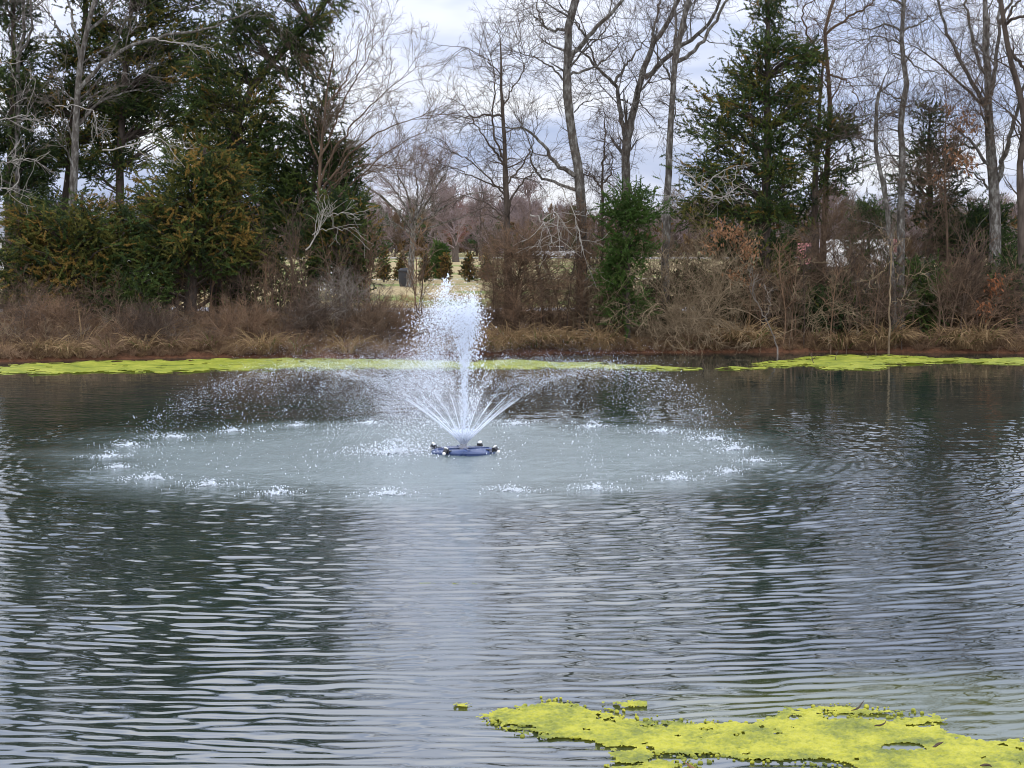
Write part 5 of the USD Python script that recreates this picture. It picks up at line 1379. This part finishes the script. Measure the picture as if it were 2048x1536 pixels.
D = 118.0
a0, a1 = P(-70, 480, D), P(270, 480, D)
W_ = a1[0] - a0[0]
gz = float(land_z(a0[0] + W_ / 2, D))
t_ = thing('white_house', 'low white sided house glimpsed behind the olive cedar, far left', 'house', (a0[0], D, gz))
H_ = P(0, 474, D)[2] - gz
for k in range(int(H_ / .28)):
    part(t_, 'siding_board', block(0, W_, -.02 - .02, .0, k * .28, k * .28 + .255), M['white_paint'])
part(t_, 'wall', block(0, W_, .004, 7.0, 0, H_), M['white_paint'])
rv = np.array([(-.4, -.5, H_ + .02), (W_ + .4, -.5, H_ + .02), (W_ + .4, 3.5, H_ + 1.9), (-.4, 3.5, H_ + 1.9), (W_ + .4, 7.5, H_ + .02), (-.4, 7.5, H_ + .02)])
rv2 = np.vstack([rv, rv - [0, 0, .15]])
rf = np.array([[0, 1, 2], [0, 2, 3], [3, 2, 4], [3, 4, 5], [6, 8, 7], [6, 9, 8], [9, 10, 8], [9, 11, 10], [0, 7, 1], [0, 6, 7], [5, 4, 10], [5, 10, 11], [0, 3, 9], [0, 9, 6], [3, 5, 11], [3, 11, 9], [1, 8, 2], [1, 7, 8], [2, 10, 4], [2, 8, 10]])
part(t_, 'roof', (rv2, rf), M['grey_roof'])
for px in (35, 75, 120, 180, 215):
    wx = P(px, 500, D)[0] - a0[0]
    fr = part(t_, 'window', block(wx - .5, wx + .5, -.10, -.045, .8, 2.0), M['white_paint'])
    part(fr, 'pane', block(wx - .42, wx + .42, -.115, -.102, .88, 1.92), M['glass_dark'])

D = 122.0
a0, a1 = P(1606, 500, D), P(1800, 500, D)
W_ = a1[0] - a0[0]
gz = float(land_z(a0[0] + W_ / 2, D))
H_ = P(0, 479, D)[2] - gz
t_ = thing('box_trailer', 'white trailer with faded red ends parked behind the brush right of the big cedar', 'trailer', (a0[0], D, gz))
part(t_, 'body', block(W_ * .22, W_, 0, 2.4, .75, H_), M['white_paint'])
part(t_, 'end_panel', block(W_ * .93, W_ + .02, -.03, 2.43, 1.7, H_ + .01), M['red_paint'], label='faded red right end')
part(t_, 'cab', block(0, W_ * .16, .1, 2.3, .75, H_ - .25), M['red_paint'], label='faded red cab')
part(t_, 'cab_window', block(W_ * .03, W_ * .13, .06, .098, H_ - 1.0, H_ - .45), M['glass_dark'])
part(t_, 'frame', block(W_ * .02, W_ * .98, .3, 2.1, .5, .745), M['rubber'])
for px in (.08, .30, .80, .88):
    wl = trimesh.creation.cylinder(.48, .3, sections=24, transform=trimesh.transformations.rotation_matrix(math.pi / 2, (1, 0, 0)))
    wl.apply_translation((W_ * px, .18, .48))
    part(t_, 'wheel', wl, M['rubber'], smooth=40)


def car(name, label, loc, rz, paint):
    t_ = thing(name, label, 'car', loc, None, rz)
    side = [(-2.2, .35), (-2.25, .75), (-2.05, .95), (-1.35, 1.02), (-.75, 1.48), (.75, 1.50), (1.55, 1.02), (2.15, .95), (2.25, .70), (2.2, .35)]
    b = trimesh.creation.extrude_polygon(Polygon([(-2.2, .35), (-2.25, .75), (-2.05, .95), (2.15, .97), (2.25, .70), (2.2, .35)]), 1.75, engine='earcut')
    M4 = np.array([[1, 0, 0, 0], [0, 0, -1, .875], [0, 1, 0, 0], [0, 0, 0, 1.0]])
    b.apply_transform(M4)
    part(t_, 'body', b, M[paint], smooth=25)
    c = trimesh.creation.extrude_polygon(Polygon([(-1.4, .97), (-.75, 1.48), (.75, 1.50), (1.6, .97)]), 1.5, engine='earcut')
    c.apply_transform(np.array([[1, 0, 0, 0], [0, 0, -1, .75], [0, 1, 0, 0], [0, 0, 0, 1.0]]))
    part(t_, 'cabin', c, M['glass_dark'])
    part(t_, 'roof', block(-.8, .8, -.74, .74, 1.49, 1.54), M[paint])
    for x in (-1.35, 1.35):
        for y in (-.82, .82):
            wl = trimesh.creation.cylinder(.33, .2, sections=20, transform=trimesh.transformations.rotation_matrix(math.pi / 2, (1, 0, 0)))
            wl.apply_translation((x, y, .33))
            part(t_, 'wheel', wl, M['rubber'], smooth=40)


for px, lab, mt in ((1072, 'white car parked on the far road, glimpsed left of the rusty vine column', 'white_paint'), (1112, 'silver car parked on the far road behind the rusty vine column', 'silver_paint')):
    b = P(px, 515, 230)
    car('parked_car', lab, (b[0], 230.0, float(land_z(b[0], 230))), .1, mt)

# white picket gate seen under the slim cedar
b = P(635, 590, 82)
t_ = thing('garden_gate', 'white posted gate glimpsed under the rounded low cedar', 'gate', (b[0], 82.0, float(land_z(b[0], 82.0))))
for dx, h in ((0, 1.4), (.62, 1.55)):
    part(t_, 'post', block(dx - .06, dx + .06, -.06, .06, 0, h), M['white_paint'])
    part(t_, 'cap', trimesh.creation.icosphere(2, .09).apply_translation((dx, 0, h + .07)), M['white_paint'], smooth=True)
for z in (.35, .85):
    part(t_, 'rail', block(.064, .556, -.02, .02, z, z + .08), M['white_paint'])
for k in range(3):
    part(t_, 'picket', block(.13 + .14 * k, .20 + .14 * k, -.045, -.023, .15, 1.15), M['white_paint'])


# two people on the lane, seen through the cedars
def chain(pts_r):
    ms = []
    for (a, ra), (b, rb) in zip(pts_r[:-1], pts_r[1:]):
        s1 = manifold3d.Manifold.sphere(ra, 16).translate([float(q) for q in a])
        s2 = manifold3d.Manifold.sphere(rb, 16).translate([float(q) for q in b])
        ms.append(manifold3d.Manifold.batch_hull([s1, s2]))
    return ms


def union(ms):
    out = ms[0]
    for m in ms[1:]:
        out = out + m
    m = out.refine_to_length(.05).to_mesh()
    t = trimesh.Trimesh(m.vert_properties[:, :3], m.tri_verts)
    trimesh.smoothing.filter_taubin(t, iterations=6)
    return t


def person(label, loc, rz, top, legs):
    t_ = thing('person', label, 'person', loc, None, rz)
    A = np.array
    body = chain([((0, 0, .98), .13), ((0, 0, 1.25), .14), ((0, 0, 1.42), .12), ((0, 0, 1.52), .055), ((0, -.01, 1.56), .055)])
    head = chain([((0, 0, 1.66), .095), ((0, -.02, 1.60), .08)])
    nose = chain([((0, -.09, 1.635), .018), ((0, -.105, 1.62), .016)])
    arms, hands, lg = [], [], []
    for s in (-1, 1):
        arms += chain([((.16 * s, 0, 1.41), .065), ((.24 * s, .02, 1.14), .05), ((.24 * s, -.06, .90), .036)])
        h0 = A([.24 * s, -.07, .86])
        hands += chain([(h0, .032), (h0 + [0, -.01, -.06], .034)])
        for q in range(4):
            fx = (-.024 + .016 * q)
            hands += chain([(h0 + [0, fx, -.07], .010), (h0 + [-.006 * s, fx - .006, -.11], .009), (h0 + [-.016 * s, fx - .01, -.135 - .008 * (q in (1, 2))], .008)])
        hands += chain([(h0 + [0, -.028, -.02], .011), (h0 + [-.01 * s, -.05, -.06], .009)])
        lg += chain([((.09 * s, 0, .93), .10), ((.10 * s, -.02, .50), .065), ((.10 * s, .02, .10), .045), ((.10 * s, -.12, .045), .042)])
    part(t_, 'body', union(body + head + nose + arms + hands + lg), M['skin'], smooth=True)
    puff = lambda lst: lst
    shirt = chain([((0, 0, .93), .155), ((0, 0, 1.25), .165), ((0, 0, 1.42), .135), ((0, 0, 1.47), .09)])
    for s in (-1, 1):
        shirt += chain([((.15 * s, 0, 1.41), .08), ((.24 * s, .02, 1.14), .066), ((.24 * s, -.05, .93), .052)])
    part(t_, 'shirt', union(shirt), M[top], smooth=True)
    tr = []
    for s in (-1, 1):
        tr += chain([((.08 * s, 0, .92), .115), ((.10 * s, -.02, .50), .08), ((.10 * s, .02, .12), .062)])
    part(t_, 'trousers', union(tr), M[legs], smooth=True)
    part(t_, 'hair', union(chain([((0, .02, 1.69), .098), ((0, .05, 1.62), .08)])), M['hair'], smooth=True)


for px, D, lab, tp, lg_, rz in ((45, 80, 'person in a red top and tan trousers glimpsed behind the far left cedars', 'red_cloth', 'tan_cloth', .4), (66, 80.6, 'person in a white top standing right of the one in red', 'white_cloth', 'tan_cloth', -.5)):
    b = P(px, 600, D)
    person(lab, (b[0], D, float(land_z(b[0], D))), rz, tp, lg_)
